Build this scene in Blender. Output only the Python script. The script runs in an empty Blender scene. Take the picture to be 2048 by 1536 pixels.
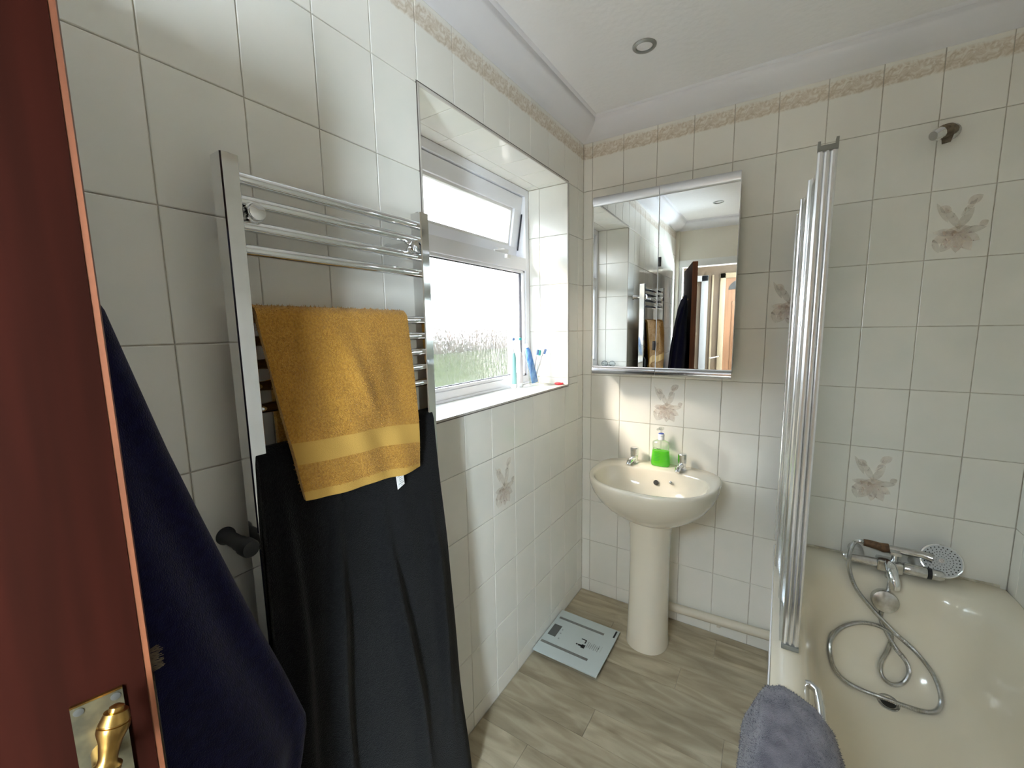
import bpy, bmesh, math, random
import numpy as np
from mathutils import Vector, Matrix
random.seed(7); RNG = np.random.default_rng(7)
SC = bpy.context.scene
COL = SC.collection
PI = math.pi

# ------------------------------------------------------------------ camera
CAM = np.array([0.8837, -2.0657, 1.4714])
YAW, PITCH, ROLL = -0.57258, -0.13105, -0.01720
_f = np.array([math.sin(YAW)*math.cos(PITCH), math.cos(YAW)*math.cos(PITCH), math.sin(PITCH)])
_r = np.cross(_f, [0, 0, 1]); _r /= np.linalg.norm(_r); _u = np.cross(_r, _f)
_r, _u = math.cos(ROLL)*_r + math.sin(ROLL)*_u, -math.sin(ROLL)*_r + math.cos(ROLL)*_u
cam_d = bpy.data.cameras.new('camera'); cam = bpy.data.objects.new('camera', cam_d); COL.objects.link(cam)
cam.matrix_world = Matrix(((_r[0], _u[0], -_f[0], CAM[0]), (_r[1], _u[1], -_f[1], CAM[1]),
                           (_r[2], _u[2], -_f[2], CAM[2]), (0, 0, 0, 1)))
cam_d.sensor_width = 36; cam_d.lens = 838.1*36/2048; cam_d.clip_start = 0.02; cam_d.clip_end = 200
SC.camera = cam

# ------------------------------------------------------------------ world, sun, exposure
SUN_DIR = Vector((0.80, 1.0, -1.0)).normalized()
w = bpy.data.worlds.new('world'); SC.world = w; w.use_nodes = True
nt = w.node_tree; nt.nodes.clear()
# thin bright haze: nearly even sky, a little bluer overhead
tcw = nt.nodes.new('ShaderNodeTexCoord'); sxw = nt.nodes.new('ShaderNodeSeparateXYZ'); rw = nt.nodes.new('ShaderNodeValToRGB')
rw.color_ramp.elements[0].position = 0.0; rw.color_ramp.elements[0].color = (0.94, 0.97, 1.0, 1)
rw.color_ramp.elements[1].position = 0.9; rw.color_ramp.elements[1].color = (0.70, 0.84, 1.0, 1)
bg = nt.nodes.new('ShaderNodeBackground'); bg.inputs[1].default_value = 0.9
wo = nt.nodes.new('ShaderNodeOutputWorld')
nt.links.new(tcw.outputs['Generated'], sxw.inputs[0]); nt.links.new(sxw.outputs[2], rw.inputs[0]); nt.links.new(rw.outputs[0], bg.inputs[0]); nt.links.new(bg.outputs[0], wo.inputs[0])
sun_d = bpy.data.lights.new('sun', 'SUN'); sun = bpy.data.objects.new('sun', sun_d); COL.objects.link(sun)
sun_d.energy = 0.95; sun_d.angle = math.radians(13); sun_d.color = (1.0, 0.85, 0.68)
sun.rotation_euler = SUN_DIR.to_track_quat('-Z', 'Y').to_euler()
# fill lamps added in the hallway behind the camera to brighten the bathroom
hl_d = bpy.data.lights.new('hall_fill', 'AREA'); hl = bpy.data.objects.new('hall_fill', hl_d); COL.objects.link(hl)
hl_d.shape = 'RECTANGLE'; hl_d.size = 1.4; hl_d.size_y = 0.5; hl_d.energy = 8; hl_d.color = (0.76, 0.90, 1.0)
hl.location = (0.75, -3.2, 2.32); hl.rotation_euler = (math.radians(25), 0, 0)
hw_d = bpy.data.lights.new('hall_side_fill', 'AREA'); hwl = bpy.data.objects.new('hall_side_fill', hw_d); COL.objects.link(hwl)  # second added fill lamp, no hall window behind it
hw_d.shape = 'RECTANGLE'; hw_d.size = 1.1; hw_d.size_y = 1.3; hw_d.energy = 31; hw_d.color = (0.76, 0.90, 1.0)
hwl.location = (1.50, -3.70, 1.45); hwl.rotation_euler = (PI/2, 0, math.radians(20))
# light portal in the window opening
po_d = bpy.data.lights.new('window_portal', 'AREA'); po = bpy.data.objects.new('window_portal', po_d); COL.objects.link(po)
po_d.shape = 'RECTANGLE'; po_d.size = 0.95; po_d.size_y = 0.92; po_d.cycles.is_portal = True
po.location = (-0.32, -0.664, 1.667); po.rotation_euler = (0, -PI/2, 0)
SC.view_settings.view_transform = 'Standard'; SC.view_settings.look = 'None'
SC.view_settings.gamma = 1.0; SC.view_settings.use_curve_mapping = False
SC.view_settings.exposure = 4.05
SC.cycles.use_denoising = True
SC.cycles.max_bounces = 10; SC.cycles.diffuse_bounces = 9; SC.cycles.transparent_max_bounces = 12
SC.cycles.use_adaptive_sampling = True; SC.cycles.adaptive_threshold = 0.08
SC.cycles.transmission_bounces = 8; SC.cycles.glossy_bounces = 4; SC.cycles.sample_clamp_indirect = 8.0
SC.cycles.caustics_reflective = False; SC.cycles.caustics_refractive = False

# ------------------------------------------------------------------ mesh helpers
class MB:
    def __init__(s): s.v = []; s.f = []; s.mi = []
    def add(s, vs, fs, mi=0):
        o = len(s.v); s.v += [tuple(map(float, p)) for p in vs]; s.f += [tuple(i+o for i in q) for q in fs]; s.mi += [mi]*len(fs); return s
    def box(s, x0, x1, y0, y1, z0, z1, mi=0, b=0.0):
        x0, x1 = min(x0, x1), max(x0, x1); y0, y1 = min(y0, y1), max(y0, y1); z0, z1 = min(z0, z1), max(z0, z1)
        if b <= 0:
            vs = [(x, y, z) for z in (z0, z1) for y in (y0, y1) for x in (x0, x1)]
            return s.add(vs, [(0, 2, 3, 1), (4, 5, 7, 6), (0, 1, 5, 4), (2, 6, 7, 3), (0, 4, 6, 2), (1, 3, 7, 5)], mi)
        bm = bmesh.new(); bmesh.ops.create_cube(bm, size=1)
        for v in bm.verts: v.co = ((x0+x1)/2+v.co.x*(x1-x0), (y0+y1)/2+v.co.y*(y1-y0), (z0+z1)/2+v.co.z*(z1-z0))
        bmesh.ops.bevel(bm, geom=bm.edges[:], offset=b, segments=2, affect='EDGES', profile=0.6)
        bm.verts.index_update()
        s.add([v.co[:] for v in bm.verts], [[v.index for v in f.verts] for f in bm.faces], mi); bm.free(); return s
    def rings(s, rings, close=True, cap0=False, cap1=False, mi=0):
        n = len(rings[0]); vs = [p for r in rings for p in r]; fs = []
        for i in range(len(rings)-1):
            for j in range(n if close else n-1):
                k = (j+1) % n; fs.append((i*n+j, i*n+k, (i+1)*n+k, (i+1)*n+j))
        if cap0: fs.append(tuple(range(n-1, -1, -1)))
        if cap1: fs.append(tuple((len(rings)-1)*n+j for j in range(n)))
        return s.add(vs, fs, mi)
    def tube(s, path, r, seg=12, cap=True, mi=0):
        P = [Vector(p) for p in path]; R = [float(q) for q in r] if hasattr(r, '__len__') else [float(r)]*len(P)
        t0 = (P[1]-P[0]).normalized(); ref = Vector((0, 0, 1)) if abs(t0.z) < 0.9 else Vector((1, 0, 0))
        nrm = (ref - ref.dot(t0)*t0).normalized(); rs = []
        for i, p in enumerate(P):
            t = (P[min(i+1, len(P)-1)]-P[max(i-1, 0)]).normalized()
            nrm = (nrm - nrm.dot(t)*t).normalized(); bn = t.cross(nrm)
            rs.append([p+R[i]*(math.cos(2*PI*k/seg)*nrm+math.sin(2*PI*k/seg)*bn) for k in range(seg)])
        return s.rings(rs, True, cap, cap, mi)
    def lathe(s, prof, origin, axis=(0, 0, 1), seg=24, mi=0, cap=True):
        a = Vector(axis).normalized(); ref = Vector((1, 0, 0)) if abs(a.x) < 0.9 else Vector((0, 1, 0))
        u = (ref-ref.dot(a)*a).normalized(); v = a.cross(u); o = Vector(origin)
        rs = [[o+h*a+max(r, 1e-5)*(math.cos(2*PI*k/seg)*u+math.sin(2*PI*k/seg)*v) for k in range(seg)] for r, h in prof]
        return s.rings(rs, True, cap, cap, mi)
    def prism(s, poly, frame, depth, mi=0):
        o, u, v, nn = [Vector(q) for q in frame]
        a = [o+x*u+y*v for x, y in poly]; b = [p+depth*nn for p in a]; n = len(poly)
        return s.add(a+b, [tuple(range(n-1, -1, -1)), tuple(range(n, 2*n))]+[(i, (i+1) % n, n+(i+1) % n, n+i) for i in range(n)], mi)
    def shell(s, G, th, mi=0):
        """closed sheet of thickness th from a grid of points (nu, nv, 3)"""
        G = np.asarray(G, float); du = np.gradient(G, axis=0); dv = np.gradient(G, axis=1)
        N = np.cross(du, dv); N /= (np.linalg.norm(N, axis=2, keepdims=True)+1e-12)
        A = G+N*th/2; B = G-N*th/2; nu, nv = G.shape[:2]; m = nu*nv
        fs = []
        for i in range(nu-1):
            for j in range(nv-1):
                a, b, c, d = i*nv+j, (i+1)*nv+j, (i+1)*nv+j+1, i*nv+j+1
                fs.append((a, b, c, d)); fs.append((m+d, m+c, m+b, m+a))
        for i in range(nu-1):
            fs.append((i*nv, m+i*nv, m+(i+1)*nv, (i+1)*nv)); e = nv-1
            fs.append(((i+1)*nv+e, m+(i+1)*nv+e, m+i*nv+e, i*nv+e))
        for j in range(nv-1):
            fs.append((j+1, m+j+1, m+j, j)); e = (nu-1)*nv
            fs.append((e+j, m+e+j, m+e+j+1, e+j+1))
        s.add(np.concatenate([A.reshape(-1, 3), B.reshape(-1, 3)]), fs, mi)
        return A, B, N
    def pile(s, P, N, length, width, mi=0):
        """short loops of terry pile: one slim triangle per point"""
        n = len(P); d = RNG.normal(size=(n, 3)); d -= (d*N).sum(1, keepdims=True)*N; d /= np.linalg.norm(d, axis=1, keepdims=True)+1e-9
        tip = P+N*length*RNG.uniform(.5, 1, (n, 1))+RNG.normal(size=(n, 3))*length*.45
        V = np.empty((n*3, 3)); V[0::3] = P-d*width; V[1::3] = P+d*width; V[2::3] = tip
        o = len(s.v); s.v += [tuple(p) for p in V.tolist()]; s.f += [(o+3*i, o+3*i+1, o+3*i+2) for i in range(n)]; s.mi += [mi]*n
        return s

def sample_grid(A, N, n, keep=None):
    nu, nv = A.shape[:2]; u = RNG.uniform(0, nu-1.001, n*2); v = RNG.uniform(0, nv-1.001, n*2)
    if keep is not None:
        k = keep(u/(nu-1), v/(nv-1)); u, v = u[k], v[k]
    u, v = u[:n], v[:n]; i, j = u.astype(int), v.astype(int); a, b = (u-i)[:, None], (v-j)[:, None]
    def ip(Q): return (1-a)*(1-b)*Q[i, j]+a*(1-b)*Q[i+1, j]+(1-a)*b*Q[i, j+1]+a*b*Q[i+1, j+1]
    n_ = ip(N); return ip(A), n_/np.linalg.norm(n_, axis=1, keepdims=True)

def mesh_of(name, mb, mats, smooth=40):
    me = bpy.data.meshes.new(name); me.from_pydata(mb.v, [], mb.f)
    for m in (mats if isinstance(mats, (list, tuple)) else [mats]): me.materials.append(m)
    if any(mb.mi): me.polygons.foreach_set('material_index', mb.mi)
    if smooth:
        me.polygons.foreach_set('use_smooth', [True]*len(me.polygons))
        me.set_sharp_from_angle(angle=math.radians(smooth))
    me.update(); return me
def obj(name, mb, mats, parent=None, smooth=40, origin=None):
    me = mb if isinstance(mb, bpy.types.Mesh) else mesh_of(name, mb, mats, smooth)
    o = bpy.data.objects.new(name, me); COL.objects.link(o)
    if parent is not None: o.parent = parent; o.matrix_parent_inverse = parent_inv(parent)
    if origin is not None and parent is None:
        me.transform(Matrix.Translation(-Vector(origin))); o.location = origin
    return o
def world_of(o):
    m = Matrix.LocRotScale(o.location, o.rotation_euler, o.scale)
    return m if o.parent is None else world_of(o.parent) @ o.matrix_parent_inverse @ m
def parent_inv(p): return world_of(p).inverted()
def tag(o, label, cat, group=None):
    o['label'] = label; o['category'] = cat
    if group: o['group'] = group
    return o
def thing(name, label, cat, loc, group=None):
    o = bpy.data.objects.new(name, None); COL.objects.link(o); o.location = loc; o.empty_display_size = 0.05
    return tag(o, label, cat, group)
def struct(o): o['kind'] = 'structure'; return o
def text_mesh(body, size, frame, mat, name, parent, extrude=0.0002, shear=0):
    cu = bpy.data.curves.new(name, 'FONT'); cu.body = body; cu.size = size; cu.extrude = extrude; cu.shear = shear; cu.align_x = 'CENTER'
    t = bpy.data.objects.new('tmp', cu); COL.objects.link(t)
    dg = bpy.context.evaluated_depsgraph_get(); me = bpy.data.meshes.new_from_object(t.evaluated_get(dg))
    bpy.data.objects.remove(t); bpy.data.curves.remove(cu)
    o, u, v = [Vector(q) for q in frame]; n = u.cross(v)
    me.transform(Matrix(((u.x, v.x, n.x, o.x), (u.y, v.y, n.y, o.y), (u.z, v.z, n.z, o.z), (0, 0, 0, 1))))
    me.materials.clear(); me.materials.append(mat); me.name = name
    return obj(name, me, None, parent)

# ------------------------------------------------------------------ materials
MATS = {}
def srgb(r, g, b):
    f = lambda c: (c/255/12.92) if c/255 <= .04045 else ((c/255+.055)/1.055)**2.4
    return (f(r), f(g), f(b), 1)
def pbr(name, col, rough=.5, metal=0., noise=None, bump=None, spec=.5, trans=0., ior=1.45, coat=0., sheen=0., alpha=1., objrand=0.):
    """noise=(scale, second colour, (stretch)), bump=(scale, strength, distance)"""
    m = bpy.data.materials.new(name); m.use_nodes = True; t = m.node_tree; p = t.nodes['Principled BSDF']
    p.inputs['Base Color'].default_value = col; p.inputs['Roughness'].default_value = rough; p.inputs['Metallic'].default_value = metal
    p.inputs['Specular IOR Level'].default_value = spec; p.inputs['Transmission Weight'].default_value = trans; p.inputs['IOR'].default_value = ior
    p.inputs['Coat Weight'].default_value = coat; p.inputs['Sheen Weight'].default_value = sheen; p.inputs['Alpha'].default_value = alpha
    tc = t.nodes.new('ShaderNodeTexCoord')
    if noise:
        mp = t.nodes.new('ShaderNodeMapping'); mp.inputs['Scale'].default_value = noise[2] if len(noise) > 2 else (1, 1, 1)
        nz = t.nodes.new('ShaderNodeTexNoise'); nz.inputs['Scale'].default_value = noise[0]; nz.inputs['Detail'].default_value = 2
        rp = t.nodes.new('ShaderNodeValToRGB'); rp.color_ramp.elements[0].position = .35; rp.color_ramp.elements[1].position = .65
        rp.color_ramp.elements[0].color = col; rp.color_ramp.elements[1].color = noise[1]
        t.links.new(tc.outputs['Object'], mp.inputs[0]); t.links.new(mp.outputs[0], nz.inputs['Vector']); t.links.new(nz.outputs[0], rp.inputs[0])
        src = rp.outputs[0]
        if objrand:
            oi = t.nodes.new('ShaderNodeObjectInfo'); mr = t.nodes.new('ShaderNodeMapRange'); mr.inputs[3].default_value = 1-objrand; mr.inputs[4].default_value = 1+objrand
            hs = t.nodes.new('ShaderNodeHueSaturation'); t.links.new(oi.outputs['Random'], mr.inputs[0]); t.links.new(mr.outputs[0], hs.inputs['Value'])
            t.links.new(src, hs.inputs['Color']); src = hs.outputs[0]
            va = t.nodes.new('ShaderNodeVectorMath'); va.operation = 'SCALE'; va.inputs[0].default_value = (31, 17, 23); t.links.new(oi.outputs['Random'], va.inputs['Scale'])
            t.links.new(va.outputs[0], mp.inputs['Location'])
        t.links.new(src, p.inputs['Base Color'])
    if bump:
        bz = t.nodes.new('ShaderNodeTexNoise'); bz.inputs['Scale'].default_value = bump[0]; bz.inputs['Detail'].default_value = 1
        bn = t.nodes.new('ShaderNodeBump'); bn.inputs['Strength'].default_value = bump[1]; bn.inputs['Distance'].default_value = bump[2]
        t.links.new(tc.outputs['Object'], bz.inputs['Vector']); t.links.new(bz.outputs[0], bn.inputs['Height']); t.links.new(bn.outputs[0], p.inputs['Normal'])
    MATS[name] = m; return m
TILE = pbr('tile_glaze', srgb(237, 234, 226), .16, noise=(7, srgb(232, 231, 223)), bump=(9, .12, .004), objrand=.012)
GROUT = pbr('grout', srgb(214, 208, 197), .85, noise=(30, srgb(190, 182, 168)))
PLASTER = pbr('ceiling_paint', srgb(240, 239, 241), .75, bump=(55, .35, .004))
COVE = pbr('coving_paint', srgb(232, 231, 236), .6)
CREAM = pbr('cream_paint', srgb(224, 217, 202), .6)
HALLP = pbr('hall_paint_shaded', srgb(76, 62, 48), .7, noise=(4, srgb(70, 58, 46)))  # dimness of the hall is put into this darkened paint
HALLT = pbr('hall_trim_shaded', srgb(112, 112, 114), .5); HALLC = pbr('hall_cream_trim_shaded', srgb(112, 100, 82), .5)  # white and cream trims greyed, the hall's shade is in the colour
WHITEP = pbr('white_gloss', srgb(228, 226, 222), .35)
UPVC = pbr('upvc_white', srgb(236, 236, 240), .28)
GASKET = pbr('gasket', srgb(60, 60, 66), .6)
CHROME = pbr('chrome', (.80, .81, .82, 1), .07, 1.0)
CHROME2 = pbr('chrome_worn', (.66, .66, .66, 1), .22, 1.0, noise=(60, (.52, .52, .5, 1)))
ALU = pbr('aluminium', (.82, .83, .85, 1), .24, 1.0)
ALUDULL = pbr('aluminium_dull', (.72, .73, .76, 1), .38, 1.0); ALUDARK = pbr('aluminium_polished_dark', (.50, .50, .52, 1), .16, 1.0)  # second metal darker: reflected dark floor put into the bottom rail's colour
BRASS = pbr('brass', (.50, .31, .09, 1), .28, 1.0, noise=(40, (.36, .22, .07, 1)))
BRASSOLD = pbr('brass_tarnished', (.16, .14, .085, 1), .42, .8, noise=(60, (.10, .09, .06, 1)))
MIRROR = pbr('mirror_silver', (.80, .81, .79, 1), .004, 1.0)
CERAMIC = pbr('cream_ceramic', srgb(234, 226, 208), .10, coat=.3)
TUBM = pbr('cream_acrylic', srgb(226, 217, 197), .16, coat=.2)
PIPE = pbr('painted_pipe', srgb(214, 206, 188), .5)
DOORF = pbr('door_mahogany', srgb(40, 13, 7), .75, noise=(5, srgb(32, 10, 5), (8, 8, .5)), spec=.04)
DOORE = pbr('door_edge_wood', srgb(118, 68, 42), .5, noise=(9, srgb(98, 54, 32), (10, 10, .5)))
TAN = pbr('tan_wood_shaded', srgb(108, 76, 54), .5, noise=(5, srgb(94, 66, 46), (8, 8, .5)))  # hall door wood, darkened so shade sits in the colour
BLACKP = pbr('black_plastic', srgb(26, 26, 28), .45)
RUBBER = pbr('grey_plastic', srgb(132, 132, 126), .5)
NAVY = pbr('navy_fleece', srgb(19, 19, 54), .95, noise=(90, srgb(13, 13, 42)), bump=(500, .5, .003), sheen=.12, spec=.1)
YELLOW = pbr('mustard_terry', srgb(186, 138, 52), .95, noise=(220, srgb(164, 116, 36)), bump=(420, .6, .004), sheen=.2)
YELLOWF = pbr('mustard_woven', srgb(190, 150, 74), .9, bump=(650, .35, .002))
BLACKT = pbr('charcoal_terry', srgb(21, 21, 22), .97, noise=(160, srgb(14, 14, 15)), bump=(380, .6, .004), sheen=.08, spec=.1)
GREYT = pbr('grey_fleece', srgb(120, 117, 124), .95, noise=(26, srgb(92, 90, 99)), bump=(420, .6, .004), sheen=.3)
GREYB = pbr('grey_backing', srgb(186, 180, 172), .95, noise=(60, srgb(150, 144, 138)), bump=(300, .6, .004))
TAPE = pbr('brown_tape', srgb(112, 82, 54), .55, noise=(90, srgb(84, 60, 40)), bump=(120, .6, .003))
TAPE2 = pbr('brown_grey_tape', srgb(122, 108, 88), .6, noise=(90, srgb(92, 80, 64)), bump=(120, .6, .003))
NOZZLE = pbr('spray_plate', srgb(190, 192, 192), .35)
DARK = pbr('dark_hole', srgb(52, 50, 44), .7)
SCREENB = pbr('lcd_grey', srgb(92, 94, 92), .3)
GLASSPL = pbr('scale_glass', srgb(196, 206, 206), .12)
STEELST = pbr('steel_strip', srgb(132, 134, 132), .35, .3)
PRINTBLK = pbr('print_black', srgb(34, 34, 36), .5)
PRINTGR = pbr('print_grey', srgb(150, 156, 156), .5)
WHITEPL = pbr('white_plastic', srgb(236, 238, 240), .3)
AQUA = pbr('aqua_plastic', srgb(146, 200, 200), .35)
BLUEP = pbr('blue_tube', srgb(62, 112, 186), .35, noise=(90, srgb(120, 164, 214), (1, 1, .4)))
BLUEB = pbr('blue_bristle', srgb(110, 140, 190), .6)
TEALB = pbr('teal_bristle', srgb(60, 176, 170), .6)
PINKH = pbr('pale_handle', srgb(214, 208, 210), .3)
REDP = pbr('red_plastic', srgb(226, 50, 62), .3)
BLUECAP = pbr('blue_cap', srgb(64, 92, 190), .35)
TAGM = pbr('tag_fabric', srgb(232, 230, 230), .8)
LAMPGL = pbr('lamp_lens', srgb(200, 200, 180), .2, spec=.6)
RIMGR = pbr('lamp_ring', (.36, .37, .36, 1), .4, 1.0)
GREEN = pbr('lawn', srgb(42, 48, 31), .95, noise=(.9, srgb(52, 56, 39)), spec=0.)
HEDGE = pbr('hedge_leaf', srgb(58, 56, 47), .95, noise=(1.3, srgb(74, 64, 56)), spec=0.)
SPECT = pbr('spectacle_frame', srgb(44, 52, 58), .3)

def glassy(name, col=(1, 1, 1, 1), opacity=.12, rough=.02):
    """clear thin glass: mostly see-through with a mirror coat"""
    m = bpy.data.materials.new(name); m.use_nodes = True; t = m.node_tree; t.nodes.clear()
    o = t.nodes.new('ShaderNodeOutputMaterial'); tr = t.nodes.new('ShaderNodeBsdfTransparent'); tr.inputs[0].default_value = col
    gl = t.nodes.new('ShaderNodeBsdfGlossy'); gl.inputs['Roughness'].default_value = rough
    fr = t.nodes.new('ShaderNodeFresnel'); fr.inputs[0].default_value = 1.5
    ad = t.nodes.new('ShaderNodeMath'); ad.operation = 'MULTIPLY_ADD'; ad.inputs[1].default_value = .35; ad.inputs[2].default_value = opacity*.2
    mx = t.nodes.new('ShaderNodeMixShader'); t.links.new(fr.outputs[0], ad.inputs[0]); t.links.new(ad.outputs[0], mx.inputs[0])
    t.links.new(tr.outputs[0], mx.inputs[1]); t.links.new(gl.outputs[0], mx.inputs[2]); t.links.new(mx.outputs[0], o.inputs[0])
    MATS[name] = m; return m
CLEAR = glassy('clear_glass', (.97, .99, .98, 1)); SCREENG = glassy('screen_glass', (.93, .97, .955, 1))
CLEARPL = glassy('clear_plastic', (.94, .95, .93, 1), .3, .1); LENS = glassy('lens_glass', (.92, .95, .96, 1), .3)
def liquid():
    m = pbr('green_soap', srgb(140, 255, 70), .08, spec=.6, trans=.0); t = m.node_tree; p = t.nodes['Principled BSDF']; o = t.nodes['Material Output']
    tl = t.nodes.new('ShaderNodeBsdfTranslucent'); tl.inputs[0].default_value = srgb(110, 255, 40)
    tr = t.nodes.new('ShaderNodeBsdfTransparent'); tr.inputs[0].default_value = srgb(192, 255, 132)
    m1 = t.nodes.new('ShaderNodeMixShader'); m1.inputs[0].default_value = .3; m2 = t.nodes.new('ShaderNodeMixShader'); m2.inputs[0].default_value = .4
    t.links.new(p.outputs[0], m1.inputs[1]); t.links.new(tl.outputs[0], m1.inputs[2]); t.links.new(m1.outputs[0], m2.inputs[1]); t.links.new(tr.outputs[0], m2.inputs[2])
    t.links.new(m2.outputs[0], o.inputs[0]); return m
SOAP = liquid()
def rain_glass():
    """obscure rain-pattern pane: part see-through, part scattering, vertical runs and droplets"""
    m = bpy.data.materials.new('rain_glass'); m.use_nodes = True; t = m.node_tree; t.nodes.clear(); L = t.links.new
    o = t.nodes.new('ShaderNodeOutputMaterial'); tc = t.nodes.new('ShaderNodeTexCoord')
    mp = t.nodes.new('ShaderNodeMapping'); mp.inputs['Scale'].default_value = (1, 1, .10)
    nz = t.nodes.new('ShaderNodeTexNoise'); nz.inputs['Scale'].default_value = 95; nz.inputs['Detail'].default_value = 3; nz.inputs['Distortion'].default_value = .6
    mp2 = t.nodes.new('ShaderNodeMapping'); mp2.inputs['Scale'].default_value = (1, 1, .4)
    n2 = t.nodes.new('ShaderNodeTexNoise'); n2.inputs['Scale'].default_value = 130; n2.inputs['Detail'].default_value = 2
    L(tc.outputs['Object'], mp.inputs[0]); L(mp.outputs[0], nz.inputs['Vector']); L(tc.outputs['Object'], mp2.inputs[0]); L(mp2.outputs[0], n2.inputs['Vector'])
    ad = t.nodes.new('ShaderNodeMath'); ad.operation = 'ADD'; L(nz.outputs[0], ad.inputs[0]); L(n2.outputs[0], ad.inputs[1])
    bp = t.nodes.new('ShaderNodeBump'); bp.inputs['Strength'].default_value = .45; bp.inputs['Distance'].default_value = .006; L(ad.outputs[0], bp.inputs['Height'])
    rp = t.nodes.new('ShaderNodeMapRange'); rp.inputs[1].default_value = .75; rp.inputs[2].default_value = 1.25; rp.inputs[3].default_value = .0; rp.inputs[4].default_value = .6
    L(ad.outputs[0], rp.inputs[0])
    tr = t.nodes.new('ShaderNodeBsdfTransparent'); tr.inputs[0].default_value = (.97, .985, 1, 1)
    rf = t.nodes.new('ShaderNodeBsdfRefraction'); rf.inputs['IOR'].default_value = 1.25; rf.inputs['Roughness'].default_value = .14; rf.inputs[0].default_value = (.95, .97, 1, 1); L(bp.outputs[0], rf.inputs['Normal'])
    tl = t.nodes.new('ShaderNodeBsdfTranslucent'); tl.inputs[0].default_value = (.92, .95, 1, 1); L(bp.outputs[0], tl.inputs['Normal'])
    gl = t.nodes.new('ShaderNodeBsdfGlossy'); gl.inputs['Roughness'].default_value = .15; L(bp.outputs[0], gl.inputs['Normal'])
    m1 = t.nodes.new('ShaderNodeMixShader'); m1.inputs[0].default_value = .03; L(rf.outputs[0], m1.inputs[1]); L(tl.outputs[0], m1.inputs[2])
    m2 = t.nodes.new('ShaderNodeMixShader'); L(rp.outputs[0], m2.inputs[0]); L(tr.outputs[0], m2.inputs[1]); L(m1.outputs[0], m2.inputs[2])
    m3 = t.nodes.new('ShaderNodeMixShader'); m3.inputs[0].default_value = .05; L(m2.outputs[0], m3.inputs[1]); L(gl.outputs[0], m3.inputs[2])
    L(m3.outputs[0], o.inputs[0]); return m
RAIN = rain_glass()
def border_tile():
    """tile with a printed leaf-scroll band near its upper edge (object z = height in the tile)"""
    m = pbr('tile_border_print', srgb(237, 234, 226), .16, bump=(9, .12, .004)); t = m.node_tree; L = t.links.new; p = t.nodes['Principled BSDF']
    tc = t.nodes.new('ShaderNodeTexCoord'); sx = t.nodes.new('ShaderNodeSeparateXYZ'); L(tc.outputs['Object'], sx.inputs[0])
    nz = t.nodes.new('ShaderNodeTexNoise'); nz.inputs['Scale'].default_value = 38; nz.inputs['Detail'].default_value = 5; nz.inputs['Distortion'].default_value = 2.2; L(tc.outputs['Object'], nz.inputs['Vector'])
    n3 = t.nodes.new('ShaderNodeTexNoise'); n3.inputs['Scale'].default_value = 26; n3.inputs['Detail'].default_value = 3; L(tc.outputs['Object'], n3.inputs['Vector'])
    wob = t.nodes.new('ShaderNodeMath'); wob.operation = 'MULTIPLY_ADD'; wob.inputs[1].default_value = .022; L(n3.outputs[0], wob.inputs[0]); L(sx.outputs[2], wob.inputs[2])
    lo = t.nodes.new('ShaderNodeMapRange'); lo.inputs[1].default_value = .046; lo.inputs[2].default_value = .053; L(wob.outputs[0], lo.inputs[0])
    hi = t.nodes.new('ShaderNodeMapRange'); hi.inputs[1].default_value = .102; hi.inputs[2].default_value = .112; hi.inputs[3].default_value = 1; hi.inputs[4].default_value = 0; L(wob.outputs[0], hi.inputs[0])
    mu = t.nodes.new('ShaderNodeMath'); mu.operation = 'MULTIPLY'; L(lo.outputs[0], mu.inputs[0]); L(hi.outputs[0], mu.inputs[1])
    pat = t.nodes.new('ShaderNodeValToRGB'); e = pat.color_ramp.elements; e[0].position = .36; e[0].color = srgb(204, 190, 170); e[1].position = .62; e[1].color = srgb(234, 228, 217)
    q = e.new(.5); q.color = srgb(220, 209, 194); L(nz.outputs[0], pat.inputs[0])
    mx = t.nodes.new('ShaderNodeMix'); mx.data_type = 'RGBA'; mx.inputs[6].default_value = srgb(237, 234, 226); L(mu.outputs[0], mx.inputs[0]); L(pat.outputs[0], mx.inputs[7]); L(mx.outputs[2], p.inputs['Base Color'])
    return m
TILEB = border_tile()
def print_mat(name, col):
    m = bpy.data.materials.new(name); m.use_nodes = True; t = m.node_tree; p = t.nodes['Principled BSDF']; L = t.links.new
    p.inputs['Base Color'].default_value = col; p.inputs['Roughness'].default_value = .2
    tc = t.nodes.new('ShaderNodeTexCoord'); nz = t.nodes.new('ShaderNodeTexNoise'); nz.inputs['Scale'].default_value = 55; nz.inputs['Detail'].default_value = 3
    rp = t.nodes.new('ShaderNodeMapRange'); rp.inputs[1].default_value = .35; rp.inputs[2].default_value = .7; rp.inputs[3].default_value = .22; rp.inputs[4].default_value = .42
    L(tc.outputs['Object'], nz.inputs['Vector']); L(nz.outputs[0], rp.inputs[0]); L(rp.outputs[0], p.inputs['Alpha']); return m
FL1 = print_mat('flower_petal_print', srgb(222, 206, 194)); FL2 = print_mat('flower_leaf_print', srgb(216, 207, 195)); FL3 = print_mat('flower_heart_print', srgb(206, 185, 166))
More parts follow.
